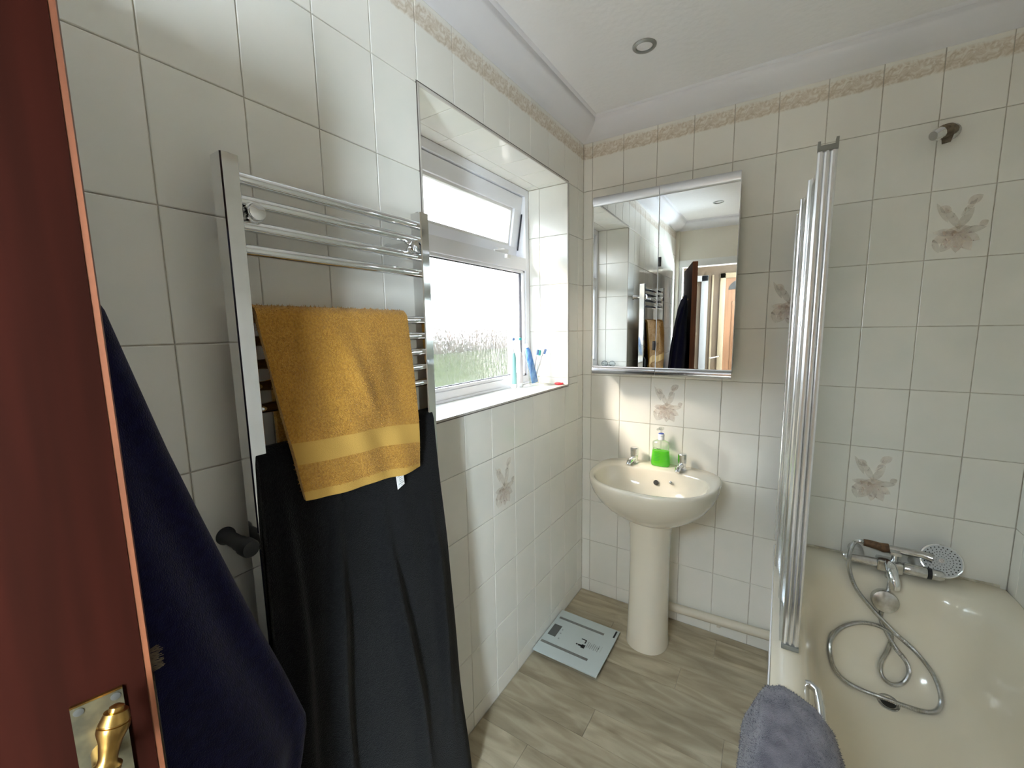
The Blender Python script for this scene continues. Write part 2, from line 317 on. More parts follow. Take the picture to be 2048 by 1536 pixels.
def vinyl():
    m = pbr('vinyl_oak', srgb(170, 156, 132), .42); t = m.node_tree; L = t.links.new; p = t.nodes['Principled BSDF']
    tc = t.nodes.new('ShaderNodeTexCoord'); oi = t.nodes.new('ShaderNodeObjectInfo')
    off = t.nodes.new('ShaderNodeVectorMath'); off.operation = 'SCALE'; off.inputs[0].default_value = (7, 13, 3); L(oi.outputs['Random'], off.inputs['Scale'])
    mp = t.nodes.new('ShaderNodeMapping'); mp.inputs['Scale'].default_value = (1.5, 7, 1); L(tc.outputs['Object'], mp.inputs[0]); L(off.outputs[0], mp.inputs['Location'])
    nz = t.nodes.new('ShaderNodeTexNoise'); nz.inputs['Scale'].default_value = 2.6; nz.inputs['Detail'].default_value = 8; nz.inputs['Distortion'].default_value = .8; L(mp.outputs[0], nz.inputs['Vector'])
    rp = t.nodes.new('ShaderNodeValToRGB'); e = rp.color_ramp.elements; e[0].position = .3; e[0].color = srgb(142, 130, 108); e[1].position = .72; e[1].color = srgb(194, 184, 160)
    q = e.new(.5); q.color = srgb(169, 157, 133); L(nz.outputs[0], rp.inputs[0])
    mr = t.nodes.new('ShaderNodeMapRange'); mr.inputs[3].default_value = .88; mr.inputs[4].default_value = 1.1; L(oi.outputs['Random'], mr.inputs[0])
    hs = t.nodes.new('ShaderNodeHueSaturation'); L(mr.outputs[0], hs.inputs['Value']); L(rp.outputs[0], hs.inputs['Color']); L(hs.outputs[0], p.inputs['Base Color'])
    bz = t.nodes.new('ShaderNodeBump'); bz.inputs['Strength'].default_value = .15; bz.inputs['Distance'].default_value = .002; L(nz.outputs[0], bz.inputs['Height']); L(bz.outputs[0], p.inputs['Normal'])
    return m
VINYL = vinyl()

# ================================================================== THE ROOM
RX, RY = 1.592, -2.62                 # right wall, front (door) wall
ZC = 2.442; ZK = 2.372                # ceiling, underside of coving
TW, TH = 0.155, 0.2302                # tile pitch
TX0, TY0, TZA = 0.04779, 0.21852, 0.99405
WY0, WY1, WZ0, WZ1 = -1.1485, -0.180, 1.190, 2.1451   # window opening
G = 0.0011                            # half joint
ZE = [0.0]+[TZA-TH*r for r in range(4, -6, -1)]+[ZK]
XE = [0.0]+[TX0+TW*c for c in range(0, 10)]+[RX]
YE = [0.0, -(TY0-TW)]+[-(TY0+TW*(c-1)) for c in range(1, 16)]+[RY]

fl = struct(obj('floor', MB().box(-.05, RX+.05, RY-2.4, .05, -.12, -.004), GROUT, smooth=0))
rows = []; y = 0.085
k = 0; SEAM = {0: [.704], 1: [1.25, .25], 2: [.593], 3: [1.1, .12], 4: [.79], 5: [.353], 6: [.62], 7: [.2, 1.1], 8: [.5]}
edges_y = [0.0]+[-.043-.1285*i for i in range(0, 21)]
for i in range(len(edges_y)-1):
    y1, y0 = edges_y[i], max(edges_y[i+1], RY)
    if y0 >= y1: break
    sx = sorted(SEAM.get(i-1, [random.uniform(.15, .8)])); xs = [0]+[s_ for s_ in sx if s_ < 1.5]+[RX]
    for a, b in zip(xs[:-1], xs[1:]):
        pm = mesh_of('plank', MB().box(-(b-a)/2+.0006, (b-a)/2-.0006, -(y1-y0)/2+.0006, (y1-y0)/2-.0006, -.004, 0), VINYL, 0)
        p = obj('plank', pm, None, fl); p.location = ((a+b)/2, (y0+y1)/2, 0)

def tile_mesh(w, h, mat, name='tile', t=.0042, b=.0014):
    a, c = w/2-G, h/2-G; ai, ci = a-b, c-b
    mb = MB(); mb.rings([[(-a, -c, -t), (a, -c, -t), (a, c, -t), (-a, c, -t)], [(-a, -c, -b*.7), (a, -c, -b*.7), (a, c, -b*.7), (-a, c, -b*.7)],
                         [(-ai, -ci, 0), (ai, -ci, 0), (ai, ci, 0), (-ai, ci, 0)]], cap1=True)
    # local x = along, y = up, z = out of the wall -> store as (along, -out, up) so object z is height
    mb.v = [(x, -z, yy) for x, yy, z in mb.v]
    return mesh_of(name, mb, mat, 0)
_tc = {}
def put_tile(wall, p, rz, w, h, mat=None, rx=0):
    mat = mat or TILE; kk = (round(w, 4), round(h, 4), mat.name)
    if kk not in _tc: _tc[kk] = tile_mesh(w, h, mat)
    o = obj('tile', _tc[kk], None, wall); o.location = p; o.rotation_euler = (rx, 0, rz)
    # tiny unevenness from hand setting
    o.rotation_euler.x += random.uniform(-.002, .002); o.rotation_euler.z += random.uniform(-.002, .002)
    return o

def petal(c, ang, l, wd, n=9):
    pts = []
    for i in range(n): 
        tt = i/(n-1); pts.append((tt*l, wd*math.sin(PI*tt)**.8))
    pts += [(p_[0], -p_[1]) for p_ in pts[-2:0:-1]]
    ca, sa = math.cos(ang), math.sin(ang)
    return [(c[0]+x*ca-y_*sa, c[1]+x*sa+y_*ca) for x, y_ in pts]
def flower_mesh():
    mb = MB(); lay = [0]
    def put(poly, mi):
        lay[0] += 1; d = -.0003-.00004*lay[0]
        mb.add([(x*1.22, d, z*1.3-.006) for x, z in poly], [tuple(range(len(poly)))], mi)
    put(petal((-.004, -.012), 1.05, .062, .010), 1); put(petal((.004, -.012), 2.1, .070, .009), 1)
    put(petal((.012, .052), .55, .034, .011), 0); put(petal((-.042, .052), -.6, .03, .010), 0)
    put(petal((.002, .022), .95, .05, .006), 1); put(petal((-.05, .062), -1.1, .06, .006), 1)
    for a_, l_, w_, mi in [(3.5, .055, .014, 0), (4.1, .058, .014, 0), (4.7, .052, .013, 0), (5.25, .056, .014, 0), (5.8, .05, .012, 0), (.15, .055, .009, 1), (3.05, .052, .010, 0)]:
        put(petal((.0, -.018), a_, l_, w_), mi)
    put(petal((-.03, -.016), .15, .058, .010), 2); put(petal((.04, -.006), .6, .02, .008), 2)
    put(petal((-.05, -.03), -1.2, .04, .007), 1)
    return mesh_of('flower_print', mb, [FL1, FL2, FL3], 0)
FLM = flower_mesh()
def decorate(t_):
    o = obj('flower_print', FLM, None, t_); o.matrix_parent_inverse = Matrix(); return o

# walls (masonry core behind the tiles)
wl = MB()
wl.box(-.36, -.0042, WY1+.0042, .3, -.1, 2.6); wl.box(-.36, -.0042, RY-.1, WY0-.0042, -.1, 2.6)
wl.box(-.36, -.0042, WY0-.0042, WY1+.0042, -.1, WZ0-.0042); wl.box(-.36, -.0042, WY0-.0042, WY1+.0042, WZ1+.0042, 2.6)
wall_left = struct(obj('wall_left', wl, GROUT, smooth=0))
wall_back = struct(obj('wall_back', MB().box(-.0042, RX+.0042, .0042, .25, -.1, 2.6), GROUT, smooth=0))
wall_right = struct(obj('wall_right', MB().box(RX+.0042, RX+.25, RY-.1, .25, -.1, 2.6), GROUT, smooth=0))
DX0, DX1, DZ = 0.055, 0.80, 2.035     # doorway in the front wall
wf = MB(); wf.box(-.0042, DX0, RY-.11, RY, -.1, 2.6); wf.box(DX1, RX+.0042, RY-.11, RY, -.1, 2.6); wf.box(DX0, DX1, RY-.11, RY, DZ, 2.6)
wall_front = struct(obj('wall_front', wf, CREAM, smooth=0))
struct(obj('ceiling', MB().box(-.3, RX+.3, RY-2.6, .3, ZC, ZC+.12), PLASTER, smooth=0))

FL_BACK = {(3, 5), (6, 7), (8, 4), (9, 8)}      # (column, row) indices of flower tiles on the back wall
for i in range(len(XE)-1):
    for j in range(len(ZE)-1):
        x0, x1, z0, z1 = XE[i], XE[i+1], ZE[j], ZE[j+1]
        if x0 > .93 and z1 < .55: continue
        t_ = put_tile(wall_back, ((x0+x1)/2, 0, (z0+z1)/2), 0, x1-x0, z1-z0, TILEB if j == len(ZE)-2 else None)
        if (i, j) in FL_BACK: decorate(t_)
FL_LEFT = {(5, 4)}
for i in range(len(YE)-1):
    for j in range(len(ZE)-1):
        y1, y0, z0, z1 = YE[i], YE[i+1], ZE[j], ZE[j+1]
        parts = [(y0, y1, z0, z1)]
        if y1 > WY0+.001 and y0 < WY1-.001 and z1 > WZ0+.001 and z0 < WZ1-.001:
            parts = []
            if z0 < WZ0-.012: parts.append((y0, y1, z0, WZ0))
            if y1 > WY1+.012: parts.append((max(WY1, y0), y1, max(z0, WZ0), min(z1, WZ1)))
        for a, b, c, d in parts:
            t_ = put_tile(wall_left, (0, (a+b)/2, (c+d)/2), PI/2, b-a, d-c, TILEB if j == len(ZE)-2 else None)
            if (i, j) in FL_LEFT: decorate(t_)
for i in range(len(YE)-1):
    for j in range(len(ZE)-1):
        y1, y0, z0, z1 = YE[i], YE[i+1], ZE[j], ZE[j+1]
        if y0 < -2.0 and z1 < .55 or (y1 > -1.72 and z1 < .545): continue
        put_tile(wall_right, (RX, (y0+y1)/2, (z0+z1)/2), -PI/2, y1-y0, z1-z0, TILEB if j == len(ZE)-2 else None)

# window reveal tiles: sill, head, both jambs
XR = [0, -.155, -.2165]
wcols = [y_ for y_ in YE if WY0+.02 < y_ < WY1-.02]; wcols = [WY1]+wcols+[WY0]
for a, b in zip(wcols[:-1], wcols[1:]):
    for c, d in zip(XR[:-1], XR[1:]):
        s_ = put_tile(wall_left, ((c+d)/2, (a+b)/2, WZ0), 0, 0.1, 0.1); w_, h_ = c-d, a-b
        bpy.data.objects.remove(s_)
        kk = (round(h_, 4), round(w_, 4), 'tile_glaze')
        if kk not in _tc: _tc[kk] = tile_mesh(h_, w_, TILE)
        o = obj('tile', _tc[kk], None, wall_left); o.location = ((c+d)/2, (a+b)/2, WZ0); o.rotation_euler = (-PI/2, 0, PI/2)
        o = obj('tile', _tc[kk], None, wall_left); o.location = ((c+d)/2, (a+b)/2, WZ1); o.rotation_euler = (PI/2, 0, PI/2)
zr = [WZ0]+[z for z in ZE if WZ0+.02 < z < WZ1-.02]+[WZ1]
for a, b in zip(zr[:-1], zr[1:]):
    for c, d in zip(XR[:-1], XR[1:]):
        put_tile(wall_left, ((c+d)/2, WY1, (a+b)/2), 0, c-d, b-a)
        put_tile(wall_left, ((c+d)/2, WY0, (a+b)/2), PI, c-d, b-a)
EDGE = pbr('edge_trim', srgb(196, 190, 182), .35)
EDGED = pbr('edge_trim_shadow', srgb(96, 88, 82), .5)  # dark strips round the trim, its shadow line put into the colour
for (y0, y1, z0, z1) in [(WY0-.003, WY1+.003, WZ1-.004, WZ1+.003), (WY0-.003, WY1+.003, WZ0-.003, WZ0+.004), (WY1-.004, WY1+.003, WZ0, WZ1), (WY0-.003, WY0+.004, WZ0, WZ1)]:
    obj('edge_trim', MB().box(-.004, .0018, y0, y1, z0, z1, b=.0008), EDGE, wall_left)
obj('trim_shadow_line', MB().box(-.003, .0012, WY0-.003, WY1+.003, WZ1+.003, WZ1+.0062), EDGED, wall_left, 0)
obj('trim_shadow_line', MB().box(-.003, .0012, WY1+.003, WY1+.0055, WZ0, WZ1), EDGED, wall_left, 0)
obj('trim_shadow_line', MB().box(-.003, .0012, WY0-.0062, WY0-.003, WZ0, WZ1+.006), EDGED, wall_left, 0)
obj('trim_shadow_line', MB().box(-.003, .0012, WY0-.003, WY1+.003, WZ0-.0065, WZ0-.003), EDGED, wall_left, 0)

# coving: shallow hollow profile with a small step at each edge
def cove(name, p0, p1, out, m0=0., m1=0.):
    """runs p0->p1 along the wall, out = into the room; m0/m1 mitre signs"""
    prof = [(0, ZK-.002), (.004, ZK), (.012, ZK+.003)]+[(.012+.086*math.sin(a)**1.25, ZK+.003+.058*(1-math.cos(a))**.8) for a in [PI/2*i/8 for i in range(1, 9)]]+[(.104, ZC-.006), (.108, ZC), (0, ZC)]
    p0, p1, out = Vector(p0), Vector(p1), Vector(out); d = (p1-p0).normalized()
    r0 = [p0+out*o_+d*(o_*m0)+Vector((0, 0, z)) for o_, z in prof]; r1 = [p1+out*o_-d*(o_*m1)+Vector((0, 0, z)) for o_, z in prof]
    return struct(obj(name, MB().rings([r0, r1], True, True, True), COVE, smooth=50))
cove('trim_1', (0, RY, 0), (0, 0, 0), (1, 0, 0), 1, 1)
cove('trim_2', (0, 0, 0), (RX, 0, 0), (0, -1, 0), 1, 1)
cove('trim_3', (RX, 0, 0), (RX, RY, 0), (-1, 0, 0), 1, 1)
cove('trim_4', (RX, RY, 0), (0, RY, 0), (0, 1, 0), 1, 1)

# ---------------------------------------------------------------- window
win = bpy.data.objects.new('window_1', None); COL.objects.link(win); win.location = (-.25, (WY0+WY1)/2, WZ0); struct(win)
FX0, FX1 = -.285, -.216                     # frame depth
fr = MB()
fr.box(FX0, FX1, WY0, WY1, WZ1-.034, WZ1, b=.003); fr.box(FX0, FX1, WY0, WY1, WZ0, WZ0+.042, b=.003)
fr.box(FX0, FX1, WY1-.034, WY1, WZ0+.04, WZ1-.032, b=.003); fr.box(FX0, FX1, WY0, WY0+.034, WZ0+.04, WZ1-.032, b=.003)
obj('frame', fr, UPVC, win)
obj('transom', MB().box(FX0, FX1, WY0+.03, WY1-.03, 1.757, 1.818, b=.004), UPVC, win)
obj('sill_bead', MB().tube([(FX1+.004, WY0, WZ0+.004), (FX1+.004, WY1, WZ0+.004)], .007, 8), UPVC, win)
# fixed lower light: glazing bead, gasket, pane
LY0, LY1, LZ0, LZ1 = WY0+.034, WY1-.034, WZ0+.042, 1.757
bd = MB()
for y0, y1, z0, z1 in [(LY0, LY1, LZ0, LZ0+.014), (LY0, LY1, LZ1-.012, LZ1), (LY0, LY0+.016, LZ0, LZ1), (LY1-.016, LY1, LZ0, LZ1)]:
    bd.box(-.25, -.222, y0, y1, z0, z1, b=.003)
obj('glazing_bead', bd, UPVC, win)
gk = MB()
for y0, y1, z0, z1 in [(LY0+.016, LY1-.016, LZ0+.014, LZ0+.017), (LY0+.016, LY1-.016, LZ1-.015, LZ1-.012), (LY0+.016, LY0+.0195, LZ0+.014, LZ1-.012), (LY1-.0195, LY1-.016, LZ0+.014, LZ1-.012)]:
    gk.box(-.248, -.236, y0, y1, z0, z1)
obj('gasket', gk, GASKET, win, 0)
obj('pane', MB().box(-.252, -.246, LY0+.008, LY1-.008, LZ0+.006, LZ1-.006), RAIN, win, 0)
# top-hung opener, tilted out a little at the bottom
sash = bpy.data.objects.new('opener', None); COL.objects.link(sash); sash.parent = win
SY0, SY1, SH = WY0+.037, WY1-.037, 2.108-1.822
sash.location = Vector((-.238, (SY0+SY1)/2, 2.108))-win.location
sash.rotation_euler = (0, math.radians(9), 0)
hw = (SY1-SY0)/2
# parts of the opener are built in its own frame (z down from the hinge)
def spart(name, mb, mat, sm=40):
    o = bpy.data.objects.new(name, mesh_of(name, mb, mat, sm)); COL.objects.link(o); o.parent = sash; return o
sm_ = MB()
for y0, y1, z0, z1 in [(-hw, hw, -.062, 0), (-hw, hw, -SH, -SH+.05), (-hw, -hw+.06, -SH+.048, -.06), (hw-.06, hw, -SH+.048, -.06)]:
    sm_.box(-.045, .012, y0, y1, z0, z1, b=.004)
sash_frame = spart('sash_frame', sm_, UPVC)
bd = MB()
for y0, y1, z0, z1 in [(-hw+.06, hw-.06, -.074, -.062), (-hw+.06, hw-.06, -SH+.05, -SH+.062), (-hw+.06, -hw+.072, -SH+.05, -.062), (hw-.072, hw-.06, -SH+.05, -.062)]:
    bd.box(-.03, .0, y0, y1, z0, z1, b=.002)
spart('glazing_bead', bd, WHITEP)
spart('pane', MB().box(-.026, -.020, -hw+.062, hw-.062, -SH+.052, -.064), RAIN, 0)
hd = MB(); hd.box(.012, .022, .27, .36, -SH+.012, -SH+.03, b=.003); hd.tube([(.018, .30, -SH+.02), (.035, .30, -SH+.02), (.042, .29, -SH+.016), (.044, .21, -SH+.008)], [.007, .008, .008, .005], 10)
spart('handle', hd, WHITEP)
st = MB(); st.box(FX1-.002, FX1+.016, -.405, -.375, 1.795, 1.812, b=.002)
obj('striker', st, WHITEP, win)
sy = MB(); sy.tube([(-.235, WY1-.0355, 2.03), (-.262, WY1-.0355, 1.86)], .004, 6)
obj('friction_stay', sy, GASKET, win)

# ---------------------------------------------------------------- bathroom door (open, beside the camera)
DT = math.radians(15.0)
dF = Vector((.3035, -1.9335, 0)); dd = Vector((-math.sin(DT), -math.cos(DT), 0)); dn = Vector((math.cos(DT), -math.sin(DT), 0))
DWID, DTH = .69, .040
def dpt(s_, o_, z): return dF+dd*s_+dn*o_+Vector((0, 0, z))
def dbox(mb, s0, s1, o0, o1, z0, z1, mi=0):
    vs = [dpt(s_, o_, z) for z in (z0, z1) for o_ in (o0, o1) for s_ in (s0, s1)]
    return mb.add(vs, [(0, 1, 3, 2), (4, 6, 7, 5), (0, 4, 5, 1), (2, 3, 7, 6), (0, 2, 6, 4), (1, 5, 7, 3)], mi)
door = struct(obj('door_1', dbox(MB(), .0015, DWID, -DTH, 0, .008, 1.985), DOORF, smooth=0))
obj('edge_lipping', dbox(MB(), -.004, .0014, -DTH, -.0008, .008, 1.985), DOORE, door, 0)
pl = MB(); dbox(pl, .0205, .0605, .0001, .003, .935, 1.093); hp = obj('handle_plate', pl, BRASSOLD, door, 0)
for s_, z in [(.0265, 1.0855), (.0545, 1.0855)]:
    obj('screw_hole', MB().lathe([(.0035, 0), (.0042, .0006), (.0025, .0009)], dpt(s_, .003, z), dn, 12), DARK, hp)
hp = obj('plate_edge', dbox(MB(), .0205, .0605, .0, .0034, 1.0915, 1.0935), BRASS, hp, 0)
lv = MB()
lv.tube([dpt(.040, .0, 1.030), dpt(.040, .03, 1.030), dpt(.039, .043, 1.036)], [.012, .009, .009], 14)
A_, B_ = dpt(.038, .042, 1.038), dpt(.024, .030, 1.094)
ax = (B_-A_); ln = ax.length; ax.normalize()
lv.lathe([(.0, -.004), (.012, -.003), (.0125, .003), (.0085, .006), (.0075, ln*.2), (.0095, ln*.42), (.0135, ln*.62), (.0132, ln*.70), (.0118, ln*.71), (.0118, ln*.73), (.0128, ln*.74), (.0098, ln*.90), (.0062, ln*.905), (.006, ln*.97), (.003, ln)], A_, ax, 24)
obj('lever', lv, BRASS, door, 50)
obj('latch_plate', dbox(MB(), -.0052, -.0038, -.030, -.010, .93, 1.075), BRASSOLD, door, 0)
br = MB()
for q in range(60):
    z = random.uniform(1.078, 1.102); o_ = random.uniform(-.036, -.02)
    p_ = dpt(-.004, o_, z); br.tube([p_, p_-dd*random.uniform(.006, .012)+Vector((0, 0, random.uniform(-.003, .003)))], .0005, 3, False)
bo = obj('frayed_tuft', br, TAPE2, door, 0); bo['kind'] = 'stuff'
# door casing and lining (front wall)
cs = MB()
cs.box(DX0-.05, DX0+.012, RY, RY+.016, 0, DZ+.06, b=.003); cs.box(DX1-.012, DX1+.06, RY, RY+.016, 0, DZ+.06, b=.003); cs.box(DX0-.05, DX1+.06, RY, RY+.018, DZ-.005, DZ+.06, b=.003)
struct(obj('trim_5', cs, WHITEP))
# vertical boxed corner strip seen beside the door in the mirror
struct(obj('trim_6', MB().box(.0, .034, RY, RY+.03, 0, ZK, b=.004), CREAM))

# ---------------------------------------------------------------- hallway beyond the doorway
hw_ = MB(); HY = -3.85
hw_.box(-.5, 2.2, HY-.1, HY, -.1, 2.6); hw_.box(-.6, -.46, HY, RY-.11, -.1, 2.6); hw_.box(2.1, 2.2, HY, RY-.11, -.1, 2.6)
hw_.box(-.5, -.0042, RY-.11, RY-.09, -.1, 2.6)
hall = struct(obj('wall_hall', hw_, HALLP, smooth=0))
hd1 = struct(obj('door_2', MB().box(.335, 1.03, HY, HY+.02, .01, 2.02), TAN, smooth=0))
fan = [(.18*math.cos(a), .125*math.sin(a)) for a in [PI*i/12 for i in range(13)]]
obj('fanlight', MB().prism(fan, ((.545, HY+.02, 1.885), (1, 0, 0), (0, 0, 1), (0, 1, 0)), .006), BLACKP, hd1, 0)
for x0, x1, z0, z1 in [(.41, .64, .95, 1.75), (.73, .96, .95, 1.75), (.41, .64, .2, .8), (.73, .96, .2, .8)]:
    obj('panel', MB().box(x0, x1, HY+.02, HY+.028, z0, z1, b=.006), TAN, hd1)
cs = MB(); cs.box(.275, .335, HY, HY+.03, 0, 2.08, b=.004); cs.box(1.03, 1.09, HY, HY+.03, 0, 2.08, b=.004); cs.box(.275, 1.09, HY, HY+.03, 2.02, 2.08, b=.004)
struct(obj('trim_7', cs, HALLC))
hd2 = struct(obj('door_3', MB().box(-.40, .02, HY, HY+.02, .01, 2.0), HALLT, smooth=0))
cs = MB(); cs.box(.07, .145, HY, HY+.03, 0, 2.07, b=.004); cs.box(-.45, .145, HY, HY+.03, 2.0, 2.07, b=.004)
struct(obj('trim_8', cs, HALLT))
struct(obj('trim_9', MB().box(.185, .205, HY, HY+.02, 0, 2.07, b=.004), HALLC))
lvh = MB(); lvh.tube([(.30, HY+.03, 1.10), (.30, HY+.075, 1.10), (.20, HY+.08, 1.075)], .008, 10); obj('door_lever', lvh, CHROME, hd1)
# the added fill lamps hang in the hall, not seen from the bathroom

# ================================================================== FITTINGS
# ---------------------------------------------------------------- downlights
def downlight(loc, label):
    t = thing('ceiling_downlight', label, 'light', loc, 'recessed ceiling downlights'); x, y_, z = loc
    mb = MB(); mb.lathe([(.0405, 0), (.0405, -.002), (.038, -.0045), (.0285, -.0055), (.0275, -.003), (.0272, .012)], loc, (0, 0, 1), 40, cap=False); obj('bezel', mb, RIMGR, t, 50)
    mb = MB(); mb.lathe([(.0272, .012), (.0255, .006), (.0252, .002), (.0225, .001), (.0222, .008)], loc, (0, 0, 1), 40, cap=False); obj('lamp_ring', mb, CHROME2, t, 50)
    mb = MB(); mb.lathe([(.0222, .004), (.018, .0025), (.006, .002), (.0001, .002)], loc, (0, 0, 1), 32); obj('lens', mb, LAMPGL, t, 50)
downlight((.421, -.458, ZC), 'recessed grey-rimmed downlight in the ceiling above the basin')
downlight((.421, -2.03, ZC), 'recessed downlight near the door, seen only in the cabinet mirror')

# ---------------------------------------------------------------- mirror cabinet
CX0, CX1, CXM, CY, CZ0, CZ1 = .108, .7145, .4065, -.13, 1.252, 2.062
cab = thing('mirror_cabinet', 'two-door mirrored wall cabinet with silver top and bottom rails above the basin', 'cabinet', ((CX0+CX1)/2, -.06, CZ0))
obj('carcass', MB().box(CX0+.012, CX1-.008, -.112, -.001, CZ0+.006, CZ1-.012, b=.002), WHITEP, cab)
def mdoor(xh, xe, ang, yb):
    """mirror door from hinge side xh to xe, plane tilted by ang about vertical"""
    xm = (xh+xe)/2; t = Vector((math.cos(ang), math.sin(ang), 0)); n = Vector((math.sin(ang), -math.cos(ang), 0)); hwid = abs(xe-xh)/2
    o0 = Vector((xm, yb, 0))
    def bx(mb, a0, a1, d0, d1, z0, z1):
        vs = [o0+t*a+n*d+Vector((0, 0, z)) for z in (z0, z1) for d in (d1, d0) for a in (a0, a1)]
        return mb.add(vs, [(0, 2, 3, 1), (4, 5, 7, 6), (0, 1, 5, 4), (2, 6, 7, 3), (0, 4, 6, 2), (1, 3, 7, 5)])
    d = obj('door', bx(MB(), -hwid, hwid, -.014, -.0045, CZ0+.02, CZ1-.03), WHITEP, cab, 0)
    obj('mirror_glass', bx(MB(), -hwid+.0012, hwid-.0012, -.004, 0, CZ0+.034, CZ1-.036), MIRROR, d, 0)
    obj('glass_edge', bx(MB(), -hwid, hwid, -.0043, -.0006, CZ0+.030, CZ1-.034), WHITEPL, d, 0)
    # silver rails: rounded top pelmet and bottom grip
    def rail(z0, z1, dep, name, rise):
        sec = [(-.014, z0), (.001, z0)]+[(.001+dep*math.sin(PI*i/10), z0+(z1-z0)*(1-math.cos(PI*i/10))/2) for i in range(1, 10)]+[(.001, z1), (-.014, z1)]
        a = [o0+t*(-hwid+.0004)+n*q+Vector((0, 0, z)) for q, z in sec]; b = [o0+t*(hwid-.0004)+n*q+Vector((0, 0, z)) for q, z in sec]
        obj(name, MB().rings([a, b], True, True, True), ALUDULL if name == 'top_rail' else ALUDARK, d, 40)
    rail(CZ1-.034, CZ1+.006, .010, 'top_rail', 0); rail(CZ0-.004, CZ0+.030, .009, 'bottom_rail', 0)
    return d
AL, AR = math.radians(1.15), math.radians(.4)
dl = mdoor(CX0, CXM-.0012, AL, CY); dr = mdoor(CXM+.0012, CX1, AR, CY)
for z in (1.75, 1.385):
    obj('catch', MB().box(CXM-.006+(.008 if z > 1.5 else -.008), CXM+.006+(.008 if z > 1.5 else -.008), CY-.004, CY-.0006, z-.02, z+.02, b=.001), BLACKP, cab)

# ---------------------------------------------------------------- basin and pedestal
BCX = .425
def bas_outline(z, sc=1.0, n=72, cy=-.205, a=.277, bf=.262, bb=.203, nf=2.15, nb=3.6, dy=0., dx=0.):
    pts = []
    for k in range(n):
        th = 2*PI*k/n; c, s_ = math.cos(th), math.sin(th)
        b = bb if s_ > 0 else bf; e = nb if s_ > 0 else nf
        r = (abs(c/a)**e+abs(s_/b)**e)**(-1/e)
        pts.append((BCX+dx+r*c*sc, cy+dy+r*s_*sc, z))
    return pts
def flat_back(r): return [(x, min(y_, -.001), z) for x, y_, z in r]
bas = thing('pedestal_basin', 'cream ceramic washbasin on a full pedestal below the mirror cabinet', 'basin', (BCX, -.2, 0))
R_ = []
for z, sc, dy in [(.585, .30, .02), (.60, .40, .018), (.625, .56, .014), (.66, .72, .008), (.70, .855, .003), (.74, .945, 0), (.77, .985, 0), (.79, 1.0, 0), (.800, .999, 0), (.806, .99, 0), (.8085, .975, 0)]:
    R_.append(flat_back(bas_outline(z, sc, dy=dy)))
def bowl_outline(z, sc, dy=0.):
    return bas_outline(z, sc, cy=-.262+dy, a=.240, bf=.178, bb=.148, nf=2.2, nb=2.7)
for z, sc, dy in [(.8085, 1.02, 0), (.806, 1.0, 0), (.799, .985, 0), (.785, .965, 0), (.755, .915, 0), (.72, .83, 0), (.695, .70, .004), (.678, .50, .01), (.672, .28, .014), (.669, .10, .016)]:
    R_.append(bowl_outline(z, sc, dy))
ceramic = obj('bowl', MB().rings(R_, True, True, True), CERAMIC, bas, 60)
# low upstand ridge around the back ledge
ped = []
for z, a, bf, bb in [(0, .094, .112, .08), (.012, .094, .112, .08), (.05, .0905, .108, .078), (.2, .087, .102, .076), (.4, .086, .099, .076), (.55, .089, .10, .078), (.62, .10, .108, .085)]:
    ped.append([(BCX-.003+ (abs(math.cos(t)/a)**2.3+abs(math.sin(t)/(bb if math.sin(t) > 0 else bf))**2.3)**(-1/2.3)*math.cos(t),
                 -.195+(abs(math.cos(t)/a)**2.3+abs(math.sin(t)/(bb if math.sin(t) > 0 else bf))**2.3)**(-1/2.3)*math.sin(t), z) for t in [2*PI*k/48 for k in range(48)]])
obj('pedestal', MB().rings(ped, True, True, True), CERAMIC, bas, 60)
obj('plug_hole', MB().lathe([(.022, 0), (.022, .003), (.016, .004), (.014, .001)], (BCX, -.248, .669), (0, 0, 1), 24), CHROME, bas)
obj('overflow_hole', MB().lathe([(.0115, -.004), (.0115, .0012), (.001, .0016)], (.4265, -.137, .752), (0, -.86, .5), 20), DARK, bas)
cst = MB(); cst.lathe([(.006, -.004), (.006, .002), (.002, .004)], (.492, -.138, .764), (0, -.86, .5), 14); cst.tube([(.492, -.141, .766), (.492, -.148, .770), (.495, -.150, .762), (.494, -.146, .757)], .0016, 6)
obj('chain_stay', cst, CHROME, bas)

def tap(x, y_, label):
    z = .8085; t = thing('basin_tap', label, 'tap', (x, y_, z), 'chrome pillar taps on the basin')
    b = MB(); b.lathe([(.021, 0), (.021, .004), (.0165, .007), (.0165, .026), (.0185, .030), (.0185, .036), (.012, .040)], (x, y_, z), (0, 0, 1), 28); obj('body', b, CHROME, t, 40)
    s_ = MB(); s_.tube([(x, y_-.006, z+.020), (x-.004, y_-.035, z+.021), (x-.007, y_-.062, z+.016), (x-.008, y_-.070, z+.006)], [.0125, .0125, .0118, .0105], 18); obj('spout', s_, CHROME, t, 50)
    k_ = MB(); k_.lathe([(.0145, .036), (.0195, .039), (.0205, .072), (.018, .076), (.004, .077)], (x, y_, z), (0, 0, 1), 12); obj('headwork', k_, CHROME, t, 20)
tap(.302, -.060, 'chrome tap on the left of the basin, nearer the window')
tap(.524, -.060, 'chrome tap on the right of the basin, beside the soap bottle')

